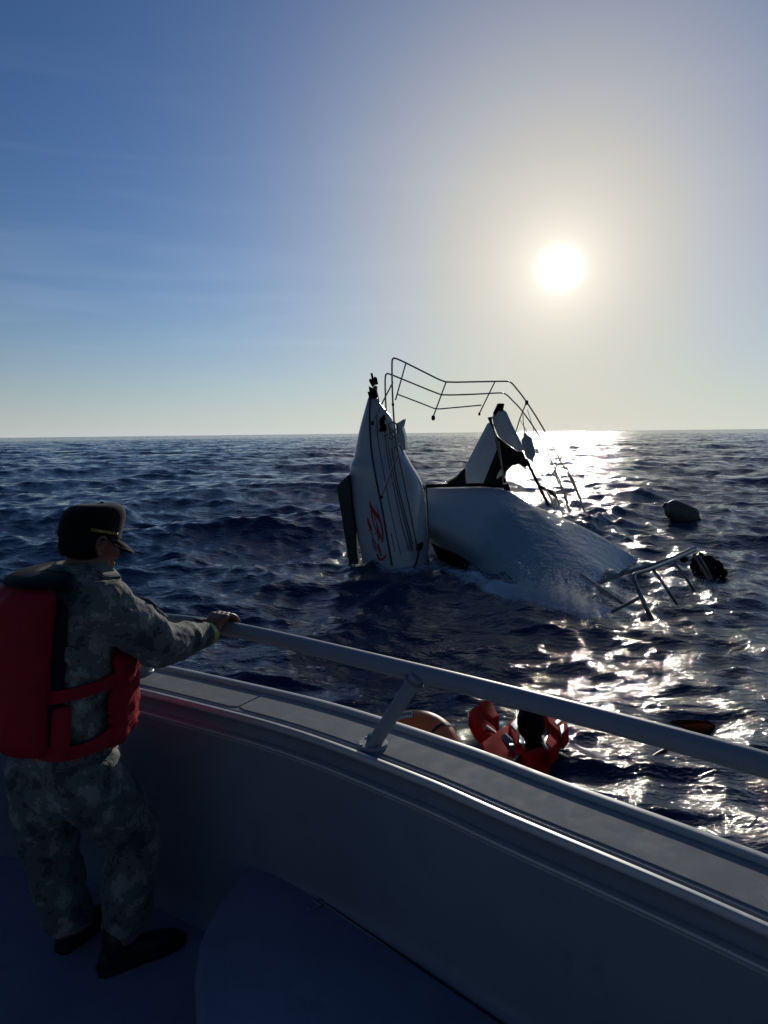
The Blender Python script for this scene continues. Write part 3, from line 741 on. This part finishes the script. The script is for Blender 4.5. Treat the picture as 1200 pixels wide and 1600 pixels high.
VRED = paint('red_vest_fabric', (.52, .020, .014), .7, spec=.02, var=.18, scale=10, bump=.002, bscale=120)
TAPE = paint('grey_reflective_tape', (.48, .5, .5), .4, var=.1)
HAIR = paint('black_hair', (.006, .005, .005), .8, spec=.15, var=.4, scale=60, bump=.006, bscale=160)
DCL = paint('dark_wet_clothing', (.006, .007, .009), .6, spec=.2, var=.4, scale=10)
SKIN = paint('brown_skin', (.20, .085, .045), .5, var=.12, scale=14, bump=.0006, bscale=300)
def panel(name, pts, z, th, mat, par, bev=.03, lift=None):
    P = [atz(x, y, z if lift is None else z + lift[i]) for i, (x, y) in enumerate(pts)]
    return MB().prism(P, (0, 0, -th)).build(name, mat, par, True, bevel=bev, seg=3)
vc = atz(762, 1118, 0.06)
fv = thing('life_vest', 'two red foam vest blocks floating just left of the swimmer', 'life vest', vc)
panel('foam_block', ((732, 1112), (744, 1100), (753, 1107), (776, 1140), (770, 1150), (758, 1146), (742, 1130)), .16, .13, VRED, fv, .014)
panel('foam_block', ((748, 1098), (760, 1091), (766, 1092), (775, 1108), (780, 1118), (770, 1124), (758, 1114)), .18, .13, VRED, fv, .014)
MB().tube([atz(760, 1135, .17), atz(775, 1146, .15), atz(783, 1152, .14)], .012, 6).build('strap', TAPE, fv)
sw0 = atz(828, 1160, 0.0)
sw = thing('person', 'dark haired swimmer in a red life jacket floating beside the gunwale', 'person', sw0)
hd = atz(830, 1132, .32)
toC = Vector((CAM.x - hd.x, CAM.y - hd.y, 0)).normalized()
side = Vector((-toC.y, toC.x, 0)) * -1
shc = hd + Vector((.06, -.02, -.26))
b = MB().ell(hd, (.082, .10, .125)).tube([hd - Vector((0, 0, .06)), shc], [.062, .075], 12)
b.tube([shc + side * -.24 + Vector((0, 0, -.05)), shc, shc + side * .26 + Vector((0, 0, -.03))], [.08, .12, .085], 12)
b.tube([shc + side * .24 + Vector((0, 0, -.04)), atz(872, 1168, .06), atz(888, 1196, .02), atz(880, 1222, -.02)], [.085, .075, .065, .05], 12)
b.tube([shc + side * -.22 + Vector((0, 0, -.06)), atz(786, 1165, -.03), atz(780, 1180, -.06)], [.08, .06, .05], 12)
b.tube([shc, shc + Vector((.1, -.2, -.35)), shc + Vector((.2, -.4, -.7))], [.13, .15, .13], 14)
b.build('body', DCL, sw, True, remesh=.014, soft=4)
def hdisp(co, n_): return n_ * (noise.noise(co * 34) * .006)
MB().ell(hd + Vector((0, .004, .012)), (.098, .116, .138), seg=28, rings=18).build('hair', HAIR, sw, True, disp=hdisp)
jk = panel('jacket_panel', ((751, 1160), (778, 1140), (793, 1130), (806, 1150), (816, 1172), (800, 1192), (776, 1186), (756, 1175)), .20, .15, VRED, sw, .018)
panel('jacket_panel', ((800, 1190), (814, 1170), (822, 1164), (846, 1160), (862, 1170), (858, 1186), (846, 1204), (830, 1215), (808, 1203)), .17, .14, VRED, sw, .018)
panel('jacket_panel', ((850, 1106), (864, 1112), (886, 1128), (889, 1137), (880, 1148), (868, 1140), (856, 1128)), .30, .12, VRED, sw, .015)
panel('jacket_panel', ((857, 1142), (872, 1138), (876, 1146), (872, 1160), (862, 1172), (852, 1160)), .27, .12, VRED, sw, .015)
panel('jacket_collar', ((795, 1128), (806, 1118), (812, 1130), (812, 1158), (822, 1172), (846, 1165), (856, 1145), (860, 1152), (850, 1172), (828, 1184), (808, 1172), (800, 1150)), .245, .12, VRED, sw, .02)
panel('reflective_tape', ((797, 1131), (808, 1121), (812, 1128), (807, 1142)), .252, .02, TAPE, sw, .004)
panel('reflective_tape', ((846, 1158), (855, 1148), (861, 1156), (860, 1168), (854, 1168)), .262, .02, TAPE, sw, .004)
panel('reflective_tape', ((866, 1127), (876, 1120), (880, 1124), (870, 1133)), .305, .02, TAPE, sw, .004)
panel('reflective_tape', ((874, 1134), (881, 1130), (882, 1142), (877, 1148)), .302, .02, TAPE, sw, .004)
MB().tube([atz(786, 1150, .205), atz(800, 1163, .215), atz(812, 1178, .21), atz(828, 1185, .19)], [(.03, .008)] * 4, 8).build('belt', dark, sw)
MB().tube([atz(812, 1178, .212), atz(802, 1190, .2), atz(794, 1198, .16)], [(.03, .008)] * 3, 8).build('belt', dark, sw)
MB().box(atz(801, 1164, .222), (.05, .03, .012)).build('buckle', steel, sw, bevel=.003)

# awash debris and a rope near the boat
BROWN = paint('waterlogged_brown_board', (.085, .022, .010), .8, var=.4, scale=6, spec=.0)
bz = SEAZ(*atz(1085, 1132, 0)[:2])
bp_ = [atz(x, y, bz + .02) for x, y in ((1012, 1120), (1050, 1112), (1098, 1120), (1118, 1132), (1104, 1146), (1062, 1140), (1030, 1134))]
tag(MB().prism(bp_, (0, 0, -.06)).build('floating_board', BROWN, None, True, bevel=.01), 'reddish brown board awash just beyond the handrail at right', 'board')
rz = SEAZ(*atz(1020, 1178, 0)[:2])
tag(MB().tube([atz(p.x, p.y, rz + .03) for p in poly_t(((975, 1202), (1000, 1192), (1014, 1186), (1030, 1176), (1042, 1170)), 6)], .012, 6).build('rope', dark, None, True), 'short dark rope floating right of the swimmer below the handrail', 'rope')

# ------------------------------------------------------------------ officer at the rail
def camo():
    M, t, b = newmat('digital_camouflage')
    tcn = N(t, 'ShaderNodeTexCoord')
    sn = N(t, 'ShaderNodeVectorMath', operation='SNAP'); sn.inputs[1].default_value = (.0085, .0085, .0085)
    t.links.new(tcn.outputs['Object'], sn.inputs[0])
    n1 = N(t, 'ShaderNodeTexNoise', i_Scale=11.0, i_Detail=5.0, i_Roughness=.62); t.links.new(sn.outputs[0], n1.inputs['Vector'])
    r1 = N(t, 'ShaderNodeValToRGB'); r1.color_ramp.interpolation = 'CONSTANT'
    e = r1.color_ramp.elements
    e[0].position, e[0].color = 0, (.055, .06, .06, 1)
    e[1].position, e[1].color = .44, (.14, .145, .13, 1)
    x = e.new(.56); x.color = (.28, .275, .23, 1)
    x = e.new(.66); x.color = (.40, .385, .32, 1)
    t.links.new(n1.outputs[0], r1.inputs[0])
    t.links.new(r1.outputs[0], b.inputs['Base Color'])
    b.inputs['Roughness'].default_value = .85
    b.inputs['Sheen Weight'].default_value = .15
    n3 = N(t, 'ShaderNodeTexNoise', i_Scale=500.0, i_Detail=2.0); t.links.new(tcn.outputs['Object'], n3.inputs['Vector'])
    n4 = N(t, 'ShaderNodeTexNoise', i_Scale=26.0, i_Detail=5.0); t.links.new(tcn.outputs['Object'], n4.inputs['Vector'])
    b1 = N(t, 'ShaderNodeBump', i_Strength=.5, i_Distance=.0008); t.links.new(n3.outputs[0], b1.inputs['Height'])
    b2 = N(t, 'ShaderNodeBump', i_Strength=.8, i_Distance=.012); t.links.new(n4.outputs[0], b2.inputs['Height']); t.links.new(b1.outputs[0], b2.inputs['Normal'])
    t.links.new(b2.outputs[0], b.inputs['Normal'])
    return M
CAMO = camo()
VEST = paint('crimson_vest_fabric', (.36, .008, .026), .7, spec=.2, var=.12, scale=9, bump=.003, bscale=70)
NAVY = paint('navy_vest_lining', (.007, .008, .013), .8, spec=.2, var=.2)
CAPB = paint('black_cap_cotton', (.006, .0058, .0058), .9, spec=.15, var=.2, scale=30, bump=.001, bscale=300, sheen=.1)
GOLD = paint('gold_embroidery', (.62, .40, .10), .5, var=.1)
BOOT = paint('black_boot_leather', (.012, .011, .010), .45, var=.3, bump=.002, bscale=40)
of0 = Vector((-1.02, 2.42, ZD))
off = thing('person', 'man in camouflage uniform and black cap gripping the handrail', 'person', of0)
F_ = Vector((.87, .49, 0)).normalized(); R_ = Vector((F_.y, -F_.x, 0)); Z_ = Vector((0, 0, 1))
J = dict(pel=aty(108, 1180, 2.44), wai=aty(112, 1110, 2.43), che=aty(118, 1000, 2.42), nec=aty(124, 908, 2.43), hd=aty(143, 846, 2.45),
         rs=aty(166, 948, 2.30), re=aty(246, 1008, 2.42), rw=aty(327, 990, 2.70), rh=None,
         rhip=aty(130, 1195, 2.34), rk=aty(208, 1305, 2.50), ra=aty(192, 1462, 2.44), lhip=aty(66, 1195, 2.50), lk=aty(78, 1330, 2.53), la=aty(112, 1452, 2.47))
def ring_at(c, fr, rr_, tilt_=None, n=20, ax=None):
    f, r, u = ax or (F_, R_, Z_)
    return [c + f * (fr * math.cos(k * 2 * math.pi / n)) + r * (rr_ * math.sin(k * 2 * math.pi / n)) for k in range(n)]
def fold(amp, fz, fxy, seed):
    def g(co, n_):
        p = Vector((co.x * fxy, co.y * fxy, co.z * fz)) + Vector((seed, 0, 0))
        w = noise.noise_vector(p * .5) * .8
        a = noise.noise(p + w); b2 = noise.noise((p + w) * 2.1 + Vector((7, 0, 0)))
        return n_ * amp * ((1 - abs(a) * 2.2) * .75 + (1 - abs(b2) * 2) * .3 - .45)
    return g
ls = J['nec'] - R_ * .20 + Z_ * -.065 - F_ * .0
rsj = J['rs']
# jacket: torso, sleeves, collar base
jb = MB()
jb.loft([ring_at(c, a_, b2) for c, a_, b2 in ((J['pel'] - Z_ * .02 + F_ * .015, .165, .205), (J['pel'] + Z_ * .08, .158, .195), (J['wai'], .15, .188), (J['wai'].lerp(J['che'], .5), .152, .192), (J['che'], .152, .205), (J['che'].lerp(J['nec'], .45) - F_ * .015, .145, .205), (J['che'].lerp(J['nec'], .72) - F_ * .02, .12, .19), (J['nec'] - Z_ * .01 - F_ * .01, .085, .11))])
jb.tube([J['nec'] - R_ * .04 - Z_ * .075, rsj.lerp(J['nec'], .4) - Z_ * .01, rsj, rsj.lerp(J['re'], .35), J['re'] - (J['re'] - rsj).normalized() * .05, J['re'], J['re'].lerp(J['rw'], .25), J['re'].lerp(J['rw'], .7), J['rw'] - (J['rw'] - J['re']).normalized() * .055], [.075, .09, .094, .092, .084, .078, .072, .056, .048], 18)
le = ls + F_ * .10 - Z_ * .27 - R_ * .04; lw = le + F_ * .24 + Z_ * .02 + R_ * .05
jb.tube([J['nec'] + R_ * .04 - Z_ * .075, ls.lerp(J['nec'], .35) - Z_ * .015, ls, ls.lerp(le, .5), le, le.lerp(lw, .5), lw], [.075, .085, .085, .08, .07, .06, .05], 18)
jacket = jb.build('jacket', CAMO, off, True, remesh=.0105, soft=3, disp=fold(.017, 13, 8, 3.0))
# folded collar
cr_ = []
for k in range(25):
    a_ = math.radians(35 + 290 * k / 24)
    d = F_ * math.cos(a_) * .082 + R_ * math.sin(a_) * .078
    base = J['nec'] + F_ * .016 + Z_ * .004
    cr_.append([base + d * 1.05, base + d * .90 + Z_ * .055, base + d * .98 + Z_ * .07, base + d * 1.25 + Z_ * .06, base + d * 1.86 + Z_ * .004, base + d * 1.82 + Z_ * -.006, base + d * 1.2 + Z_ * .04])
MB().loft(cr_).build('collar', CAMO, jacket, True, sub=1, disp=fold(.006, 20, 20, 1))
# cuff, sleeve pocket, shoulder tab
ud = (J['rw'] - J['re']).normalized()
MB().tube([J['rw'] - ud * .085, J['rw'] - ud * .065, J['rw'] - ud * .032, J['rw'] - ud * .03], [.050, .053, .050, .042], 18).build('cuff', CAMO, jacket, True)
us = (J['re'] - rsj).normalized(); upn = (Z_ - us * us.z).normalized()
sd = us.cross(upn)
pc = rsj.lerp(J['re'], .62) + upn * .088 - sd * .01
MB().box(pc, (.10, .075, .016), (us, sd, upn)).box(pc + us * -.035 + upn * .009, (.045, .085, .012), (us, sd, upn)).build('sleeve_pocket', CAMO, jacket, True, bevel=.006)
MB().box(rsj.lerp(J['nec'], .12) + Z_ * .092 + F_ * .03, (.05, .1, .01), (F_, R_, (Z_ + R_ * .0))).build('shoulder_tab', CAMO, jacket, True, bevel=.004)
# trousers
tb = MB()
tb.loft([ring_at(c, a_, b2) for c, a_, b2 in ((J['pel'] - Z_ * .16, .14, .17), (J['pel'] - Z_ * .08, .16, .195), (J['pel'] + Z_ * .02, .15, .185))])
for h, k_, a_ in (('rhip', 'rk', 'ra'), ('lhip', 'lk', 'la')):
    tb.tube([J[h] + Z_ * .03, J[h] - Z_ * .06, J[h].lerp(J[k_], .5), J[k_], J[k_].lerp(J[a_], .4), J[k_].lerp(J[a_], .8), J[a_] - Z_ * .0], [.12, .126, .118, .102, .094, .09, .076], 18)
trou = tb.build('trousers', CAMO, off, True, remesh=.012, soft=4, disp=fold(.016, 11, 8, 9.0))
# cargo pocket on the near thigh
th = (J['rk'] - J['rhip']).normalized()
# boots
def boot(an, heel, toe):
    toe.z = heel.z = ZD
    d = (toe - heel); d.z = 0; Ln = d.length; d.normalize(); s_ = Vector((d.y, -d.x, 0))
    rings_ = []
    for t_, w, h in ((-.06, .026, .07), (.0, .037, .088), (.2, .041, .10), (.45, .043, .095), (.7, .049, .075), (.88, .046, .06), (.98, .032, .045), (1.02, .018, .03)):
        c_ = heel + d * Ln * t_
        rings_.append([c_ + s_ * (w * math.cos(q)) + Z_ * (.004 if math.sin(q) < -.3 else h * .5 + h * .5 * math.sin(q)) for q in [k * 2 * math.pi / 14 for k in range(14)]])
    bt = MB().loft(rings_)
    hc_ = heel + d * Ln * .16
    bt.tube([hc_ + Z_ * .05, hc_ + Z_ * .12, Vector((an.x, an.y, ZD + .2)), an + Z_ * .06], [.05, .052, .056, .062], 14)
    o_ = bt.build('boot', BOOT, off, True, remesh=.008, soft=3)
    rings_ = []
    so = MB(); pts = []
    for t_, w in ((-.09, .02), (-.03, .036), (.15, .042), (.45, .043), (.72, .052), (.9, .047), (1.0, .03), (1.05, .012)): pts.append((t_, w))
    outl = [heel + d * Ln * t_ + s_ * w for t_, w in pts] + [heel + d * Ln * t_ - s_ * w for t_, w in pts[::-1]]
    so.prism([p + Z_ * .028 for p in outl], (0, 0, -.027)).build('sole', dark, o_, bevel=.004)
boot(J['ra'], atz(163, 1512, ZD + .02), atz(285, 1462, ZD + .02))
boot(J['la'], atz(98, 1478, ZD + .02), atz(178, 1418, ZD + .02))
# life vest: thick back slab, navy yoke, front panel, two belts
tors = lambda z: (J['pel'].lerp(J['nec'], (z - J['pel'].z) / (J['nec'].z - J['pel'].z)))
zt, zb = J['nec'].z - .02, J['wai'].z - .10
def slab_v(a0, a1, r0, r1, z0, z1, name, mat, parent, nz_=10, na=12, soft_=.03, disp_=None):
    rings_ = []
    for i in range(nz_ + 1):
        v = i / nz_; z = z0 + (z1 - z0) * v; c_ = tors(z)
        ed = min(v, 1 - v) * nz_; pinch = 1.0 if ed >= 1 else .55 + .45 * ed
        inner = [c_ + F_ * (r0[0] * math.cos(a_)) + R_ * (r0[1] * math.sin(a_)) for a_ in [a0 + (a1 - a0) * k / na for k in range(na + 1)]]
        outer = [c_ + F_ * ((r0[0] + (r1[0] - r0[0]) * pinch) * math.cos(a_)) + R_ * ((r0[1] + (r1[1] - r0[1]) * pinch) * math.sin(a_)) for a_ in [a1 + (a0 - a1) * k / na for k in range(na + 1)]]
        rings_.append(inner + outer)
    return MB().loft(rings_).build(name, mat, parent, True, sub=1, disp=disp_)
vest = slab_v(math.radians(118), math.radians(242), (.165, .215), (.27, .26), zb, zt + .055, 'vest_back', VEST, off, disp_=fold(.010, 9, 9, 4))
slab_v(math.radians(108), math.radians(252), (.15, .205), (.178, .232), zb - .012, zt + .0, 'vest_lining', NAVY, vest)
yk = []
for z, r1, r0, sh in ((zt + .03, (.235, .235), (.14, .19), 0), (zt + .052, (.235, .235), (.13, .17), 0), (zt + .066, (.19, .205), (.11, .14), .0), (zt + .074, (.14, .15), (.09, .10), .0)):
    c_ = tors(zt - .05) * 1.0; c_ = Vector((c_.x, c_.y, z)); an = [math.radians(100 + 160 * k / 14) for k in range(15)]
    yk.append([c_ + F_ * (r1[0] * math.cos(q)) + R_ * (r1[1] * math.sin(q)) for q in an] + [c_ + F_ * (r0[0] * math.cos(q)) + R_ * (r0[1] * math.sin(q)) for q in an[::-1]])
MB().loft(yk).build('vest_yoke', NAVY, vest, True, sub=1)
slab_v(math.radians(-62), math.radians(56), (.163, .20), (.225, .235), zb - .01, J['che'].z - .02, 'vest_front', VEST, vest, disp_=fold(.02, 16, 14, 6))
slab_v(math.radians(-62), math.radians(50), (.155, .19), (.166, .2), zb - .03, J['che'].z, 'vest_lining', NAVY, vest)
def belt(z0, z1, sag, w, name='vest_belt'):
    rings_ = []
    for k in range(19):
        t_ = k / 18; a_ = math.radians(40 + 90 * t_); z = z0 + (z1 - z0) * t_ - sag * math.sin(math.pi * t_); c_ = tors(z)
        d = lambda e: c_ + F_ * ((.178 + e) * math.cos(a_)) + R_ * ((.222 + e) * math.sin(a_))
        rings_.append([d(0) + Z_ * w, d(.008) + Z_ * w, d(.008 + .006 * math.sin(t_ * 9)) - Z_ * w, d(0) - Z_ * w])
    MB().loft(rings_).build(name, VEST, vest, True)
zc = J['wai'].z
belt(zc + .155, zc + .125, .0, .021); belt(zc - .035, zc - .06, .02, .024)
slab_v(math.radians(98), math.radians(118), (.168, .215), (.19, .238), zb, zc + .10, 'vest_side_tab', VEST, vest, nz_=6, na=4)
# arm-hole strap over the shoulder front
MB().tube([tors(J['che'].z - .03) + F_ * .19 + R_ * .12, tors(J['che'].z + .06) + F_ * .165 + R_ * .14, J['nec'] + F_ * .11 + R_ * .12 - Z_ * .05], [(.03, .012)] * 3, 10).build('vest_strap', VEST, vest, True)
# body: head, neck, hand in one skin
HF = Vector((.62, .74, -.26)).normalized(); HR = HF.cross(Z_).normalized(); HU = HR.cross(HF).normalized()
hc = J['hd']
def H(f, r, u): return hc + HF * f + HR * r + HU * u
ax = (HF, HR, HU)
hb = MB().ell(H(-.008, 0, .03), (.098, .078, .092), ax, 24, 16).ell(H(.028, 0, -.035), (.066, .060, .082), ax, 22, 14)
hb.ell(H(.055, 0, -.095), (.03, .034, .026), ax).ell(H(.062, 0, .025), (.026, .058, .022), ax)          # chin, brow
hb.tube([H(.085, 0, .01), H(.102, 0, -.02), H(.112, 0, -.038)], [.008, .012, .015], 10).ell(H(.10, 0, -.042), (.012, .019, .01), ax)
hb.ell(H(.088, 0, -.066), (.012, .024, .006), ax).ell(H(.085, 0, -.078), (.012, .022, .006), ax)         # lips
for s_ in (-1, 1):
    hb.ell(H(.055, s_ * .048, -.02), (.03, .022, .03), ax).ell(H(.01, s_ * .058, -.07), (.045, .014, .026), ax)
hb.tube([H(-.02, 0, -.05), J['nec'] + Z_ * .0 + F_ * .012, J['nec'] - Z_ * .05], [.058, .060, .066], 16)
hb.tube([J['nec'] - Z_ * .03, J['che']], [.08, .12], 14)
body = hb.build('body', SKIN, off, True, remesh=.0048, soft=4)
for s_ in (-1, 1):
    e_ = MB(); c0 = H(-.008, s_ * .079, -.012)
    P = [c0 + HF * x + HU * y + HR * s_ * z for x, y, z in ((.014, .012, 0), (.012, .028, .006), (-.004, .034, .012), (-.018, .024, .016), (-.02, .004, .014), (-.012, -.016, .009), (0, -.028, .004), (.008, -.03, .001))]
    e_.tube(catmull(P, 4), .0052, 8).ell(c0 - HF * .002 + HR * s_ * .003, (.016, .004, .026), ax).ell(c0 + HF * .003 - HU * .027 + HR * s_ * .003, (.008, .005, .009), ax)
    e_.tube([c0 + HF * .006 + HU * .014 + HR * s_ * .008, c0 - HF * .008 + HU * .006 + HR * s_ * .010, c0 - HF * .006 - HU * .012 + HR * s_ * .007], .004, 6)
    e_.build('ear', SKIN, body, True, remesh=.0026, soft=2)
    MB().ell(H(.076, s_ * .031, .006), (.011, .013, .011), ax, 12, 8).build('eye', paint('eye_white', (.6, .58, .55), .2) if s_ < 0 else bpy.data.materials['eye_white'], body, True)
    MB().tube([H(.084, s_ * .018, .026), H(.088, s_ * .032, .03), H(.078, s_ * .05, .024)], [.003, .0045, .002], 8).build('eyebrow', HAIR, body, True)
hr_ = MB()
for i in range(1):
    rg = []
    for u, a_, b2, fo in ((.03, .1, .081, -.012), (.0, .1, .0812, -.012), (-.025, .098, .079, -.012), (-.045, .09, .073, -.014), (-.062, .076, .06, -.018)):
        rg.append([H(fo + a_ * math.cos(q), b2 * math.sin(q), u) for q in [math.radians(82 + (360 - 164) * k / 30) for k in range(31)]])
    V0 = [p for r__ in rg for p in r__]
    hr_.loft(rg, cap=False, closed=False)
hr_.build('hair', HAIR, body, True, sub=1)
# cap
rg = []
for u, a_, b2, fo in ((-.008, .106, .0865, -.012), (.0, .1075, .088, -.012), (.03, .109, .0895, -.011), (.06, .109, .0895, -.009), (.088, .104, .086, -.004), (.106, .09, .076, .002), (.117, .068, .058, .008), (.122, .03, .026, .012)):
    rg.append([H(fo + a_ * math.cos(q) , b2 * math.sin(q), u + .012 * (math.cos(q) if u > .05 else 0) + .018 + (-.016 if u < .01 and math.cos(q) < .2 else 0) * min(1, (.2 - math.cos(q)) / .6)) for q in [k * 2 * math.pi / 40 for k in range(40)]])
cap_ = MB().loft(rg).build('cap', CAPB, off, True, sub=1)
MB().ell(H(.012, 0, .1405), (.008, .008, .005), ax, 10, 6).build('cap_button', CAPB, cap_, True)
bv = []
for t_, ln, dr_ in ((0, 0, .0), (.3, .026, -.008), (.65, .052, -.021), (1.0, .076, -.038)):
    row = []
    for k in range(21):
        q = math.radians(-62 + 124 * k / 20); e_ = math.cos(math.radians(-90 + 180 * k / 20)) ** .55 if 0 < k < 20 else 0
        row.append(H(-.012 + .106 * math.cos(q) + ln * e_, .0875 * math.sin(q) * (1 - .04 * t_), .016 + dr_ * e_ - .014 * math.sin(q) ** 2 * t_))
    bv.append(row)
top = [[p + HU * .0035 for p in row] for row in bv]
MB().loft([r__ + t__[::-1] for r__, t__ in zip(bv, top)]).build('cap_brim', CAPB, cap_, True)
# gold lettering on the right side of the cap
fc = bpy.data.curves.new('t', 'FONT'); fc.body = 'COMANDANTE'; fc.size = .0145; fc.extrude = .0; fc.resolution_u = 2; fc.space_character = 1.12; fc.offset = .0004
fo_ = bpy.data.objects.new('t', fc); COL.objects.link(fo_); bpy.context.view_layer.update()
tm = bpy.data.meshes.new_from_object(fo_.evaluated_get(bpy.context.evaluated_depsgraph_get())); bpy.data.objects.remove(fo_)
xs = [v.co.x for v in tm.vertices]; wd = max(xs)
for v in tm.vertices:
    s_ = (v.co.x - wd) / .1 + .0                      # arc angle back from the front end of the word
    q = math.radians(50) - s_
    v.co = H(-.012 + .1115 * math.cos(q), .0915 * math.sin(q), .036 + v.co.y)
tm.update(); tm.materials.append(GOLD)
to = bpy.data.objects.new('gold_lettering', tm); COL.objects.link(to); to.parent = cap_; to.matrix_parent_inverse = Matrix.Identity(4)
# right hand closed over the rail
ri = min(range(len(rail)), key=lambda i: (rail[i] - atz(352, 981, ZR)).length)
rc = rail[ri]; rt = (rail[ri + 1] - rail[ri - 1]).normalized()
inb = Vector((-rt.y, rt.x, 0)).normalized()
if inb.dot(J['re'] - rc) < 0: inb = -inb
def RP(ang, rad, al): return rc + rt * al + inb * (math.cos(ang) * rad) + Z_ * (math.sin(ang) * rad)   # 0 = inboard, 90 = top
hm = MB()
wr = J['rw']
kn = []
for k, (al, ln, r_) in enumerate(((-.034, 1.0, .0105), (-.011, 1.06, .011), (.012, 1.02, .0107), (.034, .9, .0098))):
    a0_ = math.radians(82)
    P = [RP(math.radians(a__), rad, al) for a__, rad in ((62, .066), (90, .059), (125, .050), (160, .043), (160 + 52 * ln, .0415), (160 + 85 * ln, .0405))]
    hm.tube(catmull(P, 3), r_, 10); kn.append(P[0]); hm.ell(P[0], (.0145, .0145, .0145))
for k in range(4):
    hm.tube([wr + rt * (-.014 + .011 * k) + ud * .0, wr.lerp(kn[k], .5) + Z_ * .008, kn[k]], [.025, .024, .018], 10)
hm.tube([wr.lerp(rc, .3) + rt * -.03, RP(math.radians(10), .046, -.044), RP(math.radians(-40), .044, -.034), RP(math.radians(-80), .042, -.018)], [.016, .0125, .0105, .0085], 10)
hm.tube([J['re'].lerp(wr, .6), wr - ud * .03, wr + ud * .012], [.032, .028, .0265], 14)
hand = hm.build('hand', SKIN, body, True, remesh=.003, soft=3)
YG = paint('yellow_green_band', (.60, .62, .16), .6, var=.1)
wb = [wr + ud * t_ for t_ in (-.028, -.024, .008, .014)]
MB().tube(wb, [.040, .0445, .044, .040], 16).build('wristband', YG, off, True)
wq = wr - ud * .055 + Z_ * .062 - rt * .0
wa = MB().box(wq, (.04, .038, .013), (ud, rt, Z_)).build('wristwatch', dark, off, bevel=.004)

# ------------------------------------------------------------------ spray thrown up where the sea breaks on the wreck
SPRAY, t, b = newmat('white_spray')                    # droplets scatter the light from behind
b.inputs['Base Color'].default_value = (.8, .83, .85, 1); b.inputs['Roughness'].default_value = .3
tl = N(t, 'ShaderNodeBsdfTranslucent'); tl.inputs[0].default_value = (.9, .92, .93, 1)
mx = N(t, 'ShaderNodeMixShader', i_0=.6); t.links.new(b.outputs[0], mx.inputs[1]); t.links.new(tl.outputs[0], mx.inputs[2])
t.links.new(mx.outputs[0], [n for n in t.nodes if n.type == 'OUTPUT_MATERIAL'][0].inputs[0])
sv, sf = [], []
def drop(p, r):
    o = len(sv)
    for d in ((1, 0, 0), (0, 1, 0), (-1, 0, 0), (0, -1, 0), (0, 0, 1), (0, 0, -1)): sv.append((p.x + d[0] * r, p.y + d[1] * r, p.z + d[2] * r * 1.2))
    for a, b, c in ((0, 1, 4), (1, 2, 4), (2, 3, 4), (3, 0, 4), (1, 0, 5), (2, 1, 5), (3, 2, 5), (0, 3, 5)): sf.append((o + a, o + b, o + c))
SP = [((790, 912), (850, 922), 3500, .14, .22), ((845, 921), (912, 936), 6500, .22, .24), ((640, 884), (672, 866), 500, .08, .2), ((690, 870), (760, 896), 700, .07, .25), ((560, 868), (612, 886), 300, .04, .15), ((930, 925), (1020, 915), 600, .10, .4), ((1020, 915), (1110, 900), 600, .08, .4), ((860, 795), (940, 830), 500, .08, .3), ((930, 905), (990, 878), 400, .06, .25)]
for a, b, n, h, wd_ in SP:
    A_, B_ = atz(*a, 0), atz(*b, 0)
    for k in range(n * 3):
        p = A_.lerp(B_, random.random()) + Vector((random.gauss(0, wd_ * .6), random.gauss(-.1, wd_), 0))
        p.z = SEAZ(p.x, p.y) + min(.6, random.expovariate(1 / h)) * random.random() ** 1.6
        drop(p, random.uniform(.002, .0055) * (1.8 if random.random() < .06 else 1))
me = bpy.data.meshes.new('spray'); me.from_pydata(sv, [], sf); me.materials.append(SPRAY)
spray = bpy.data.objects.new('spray', me); COL.objects.link(spray); spray['kind'] = 'stuff'; spray['label'] = 'white spray thrown up along the waterline of the wreck'
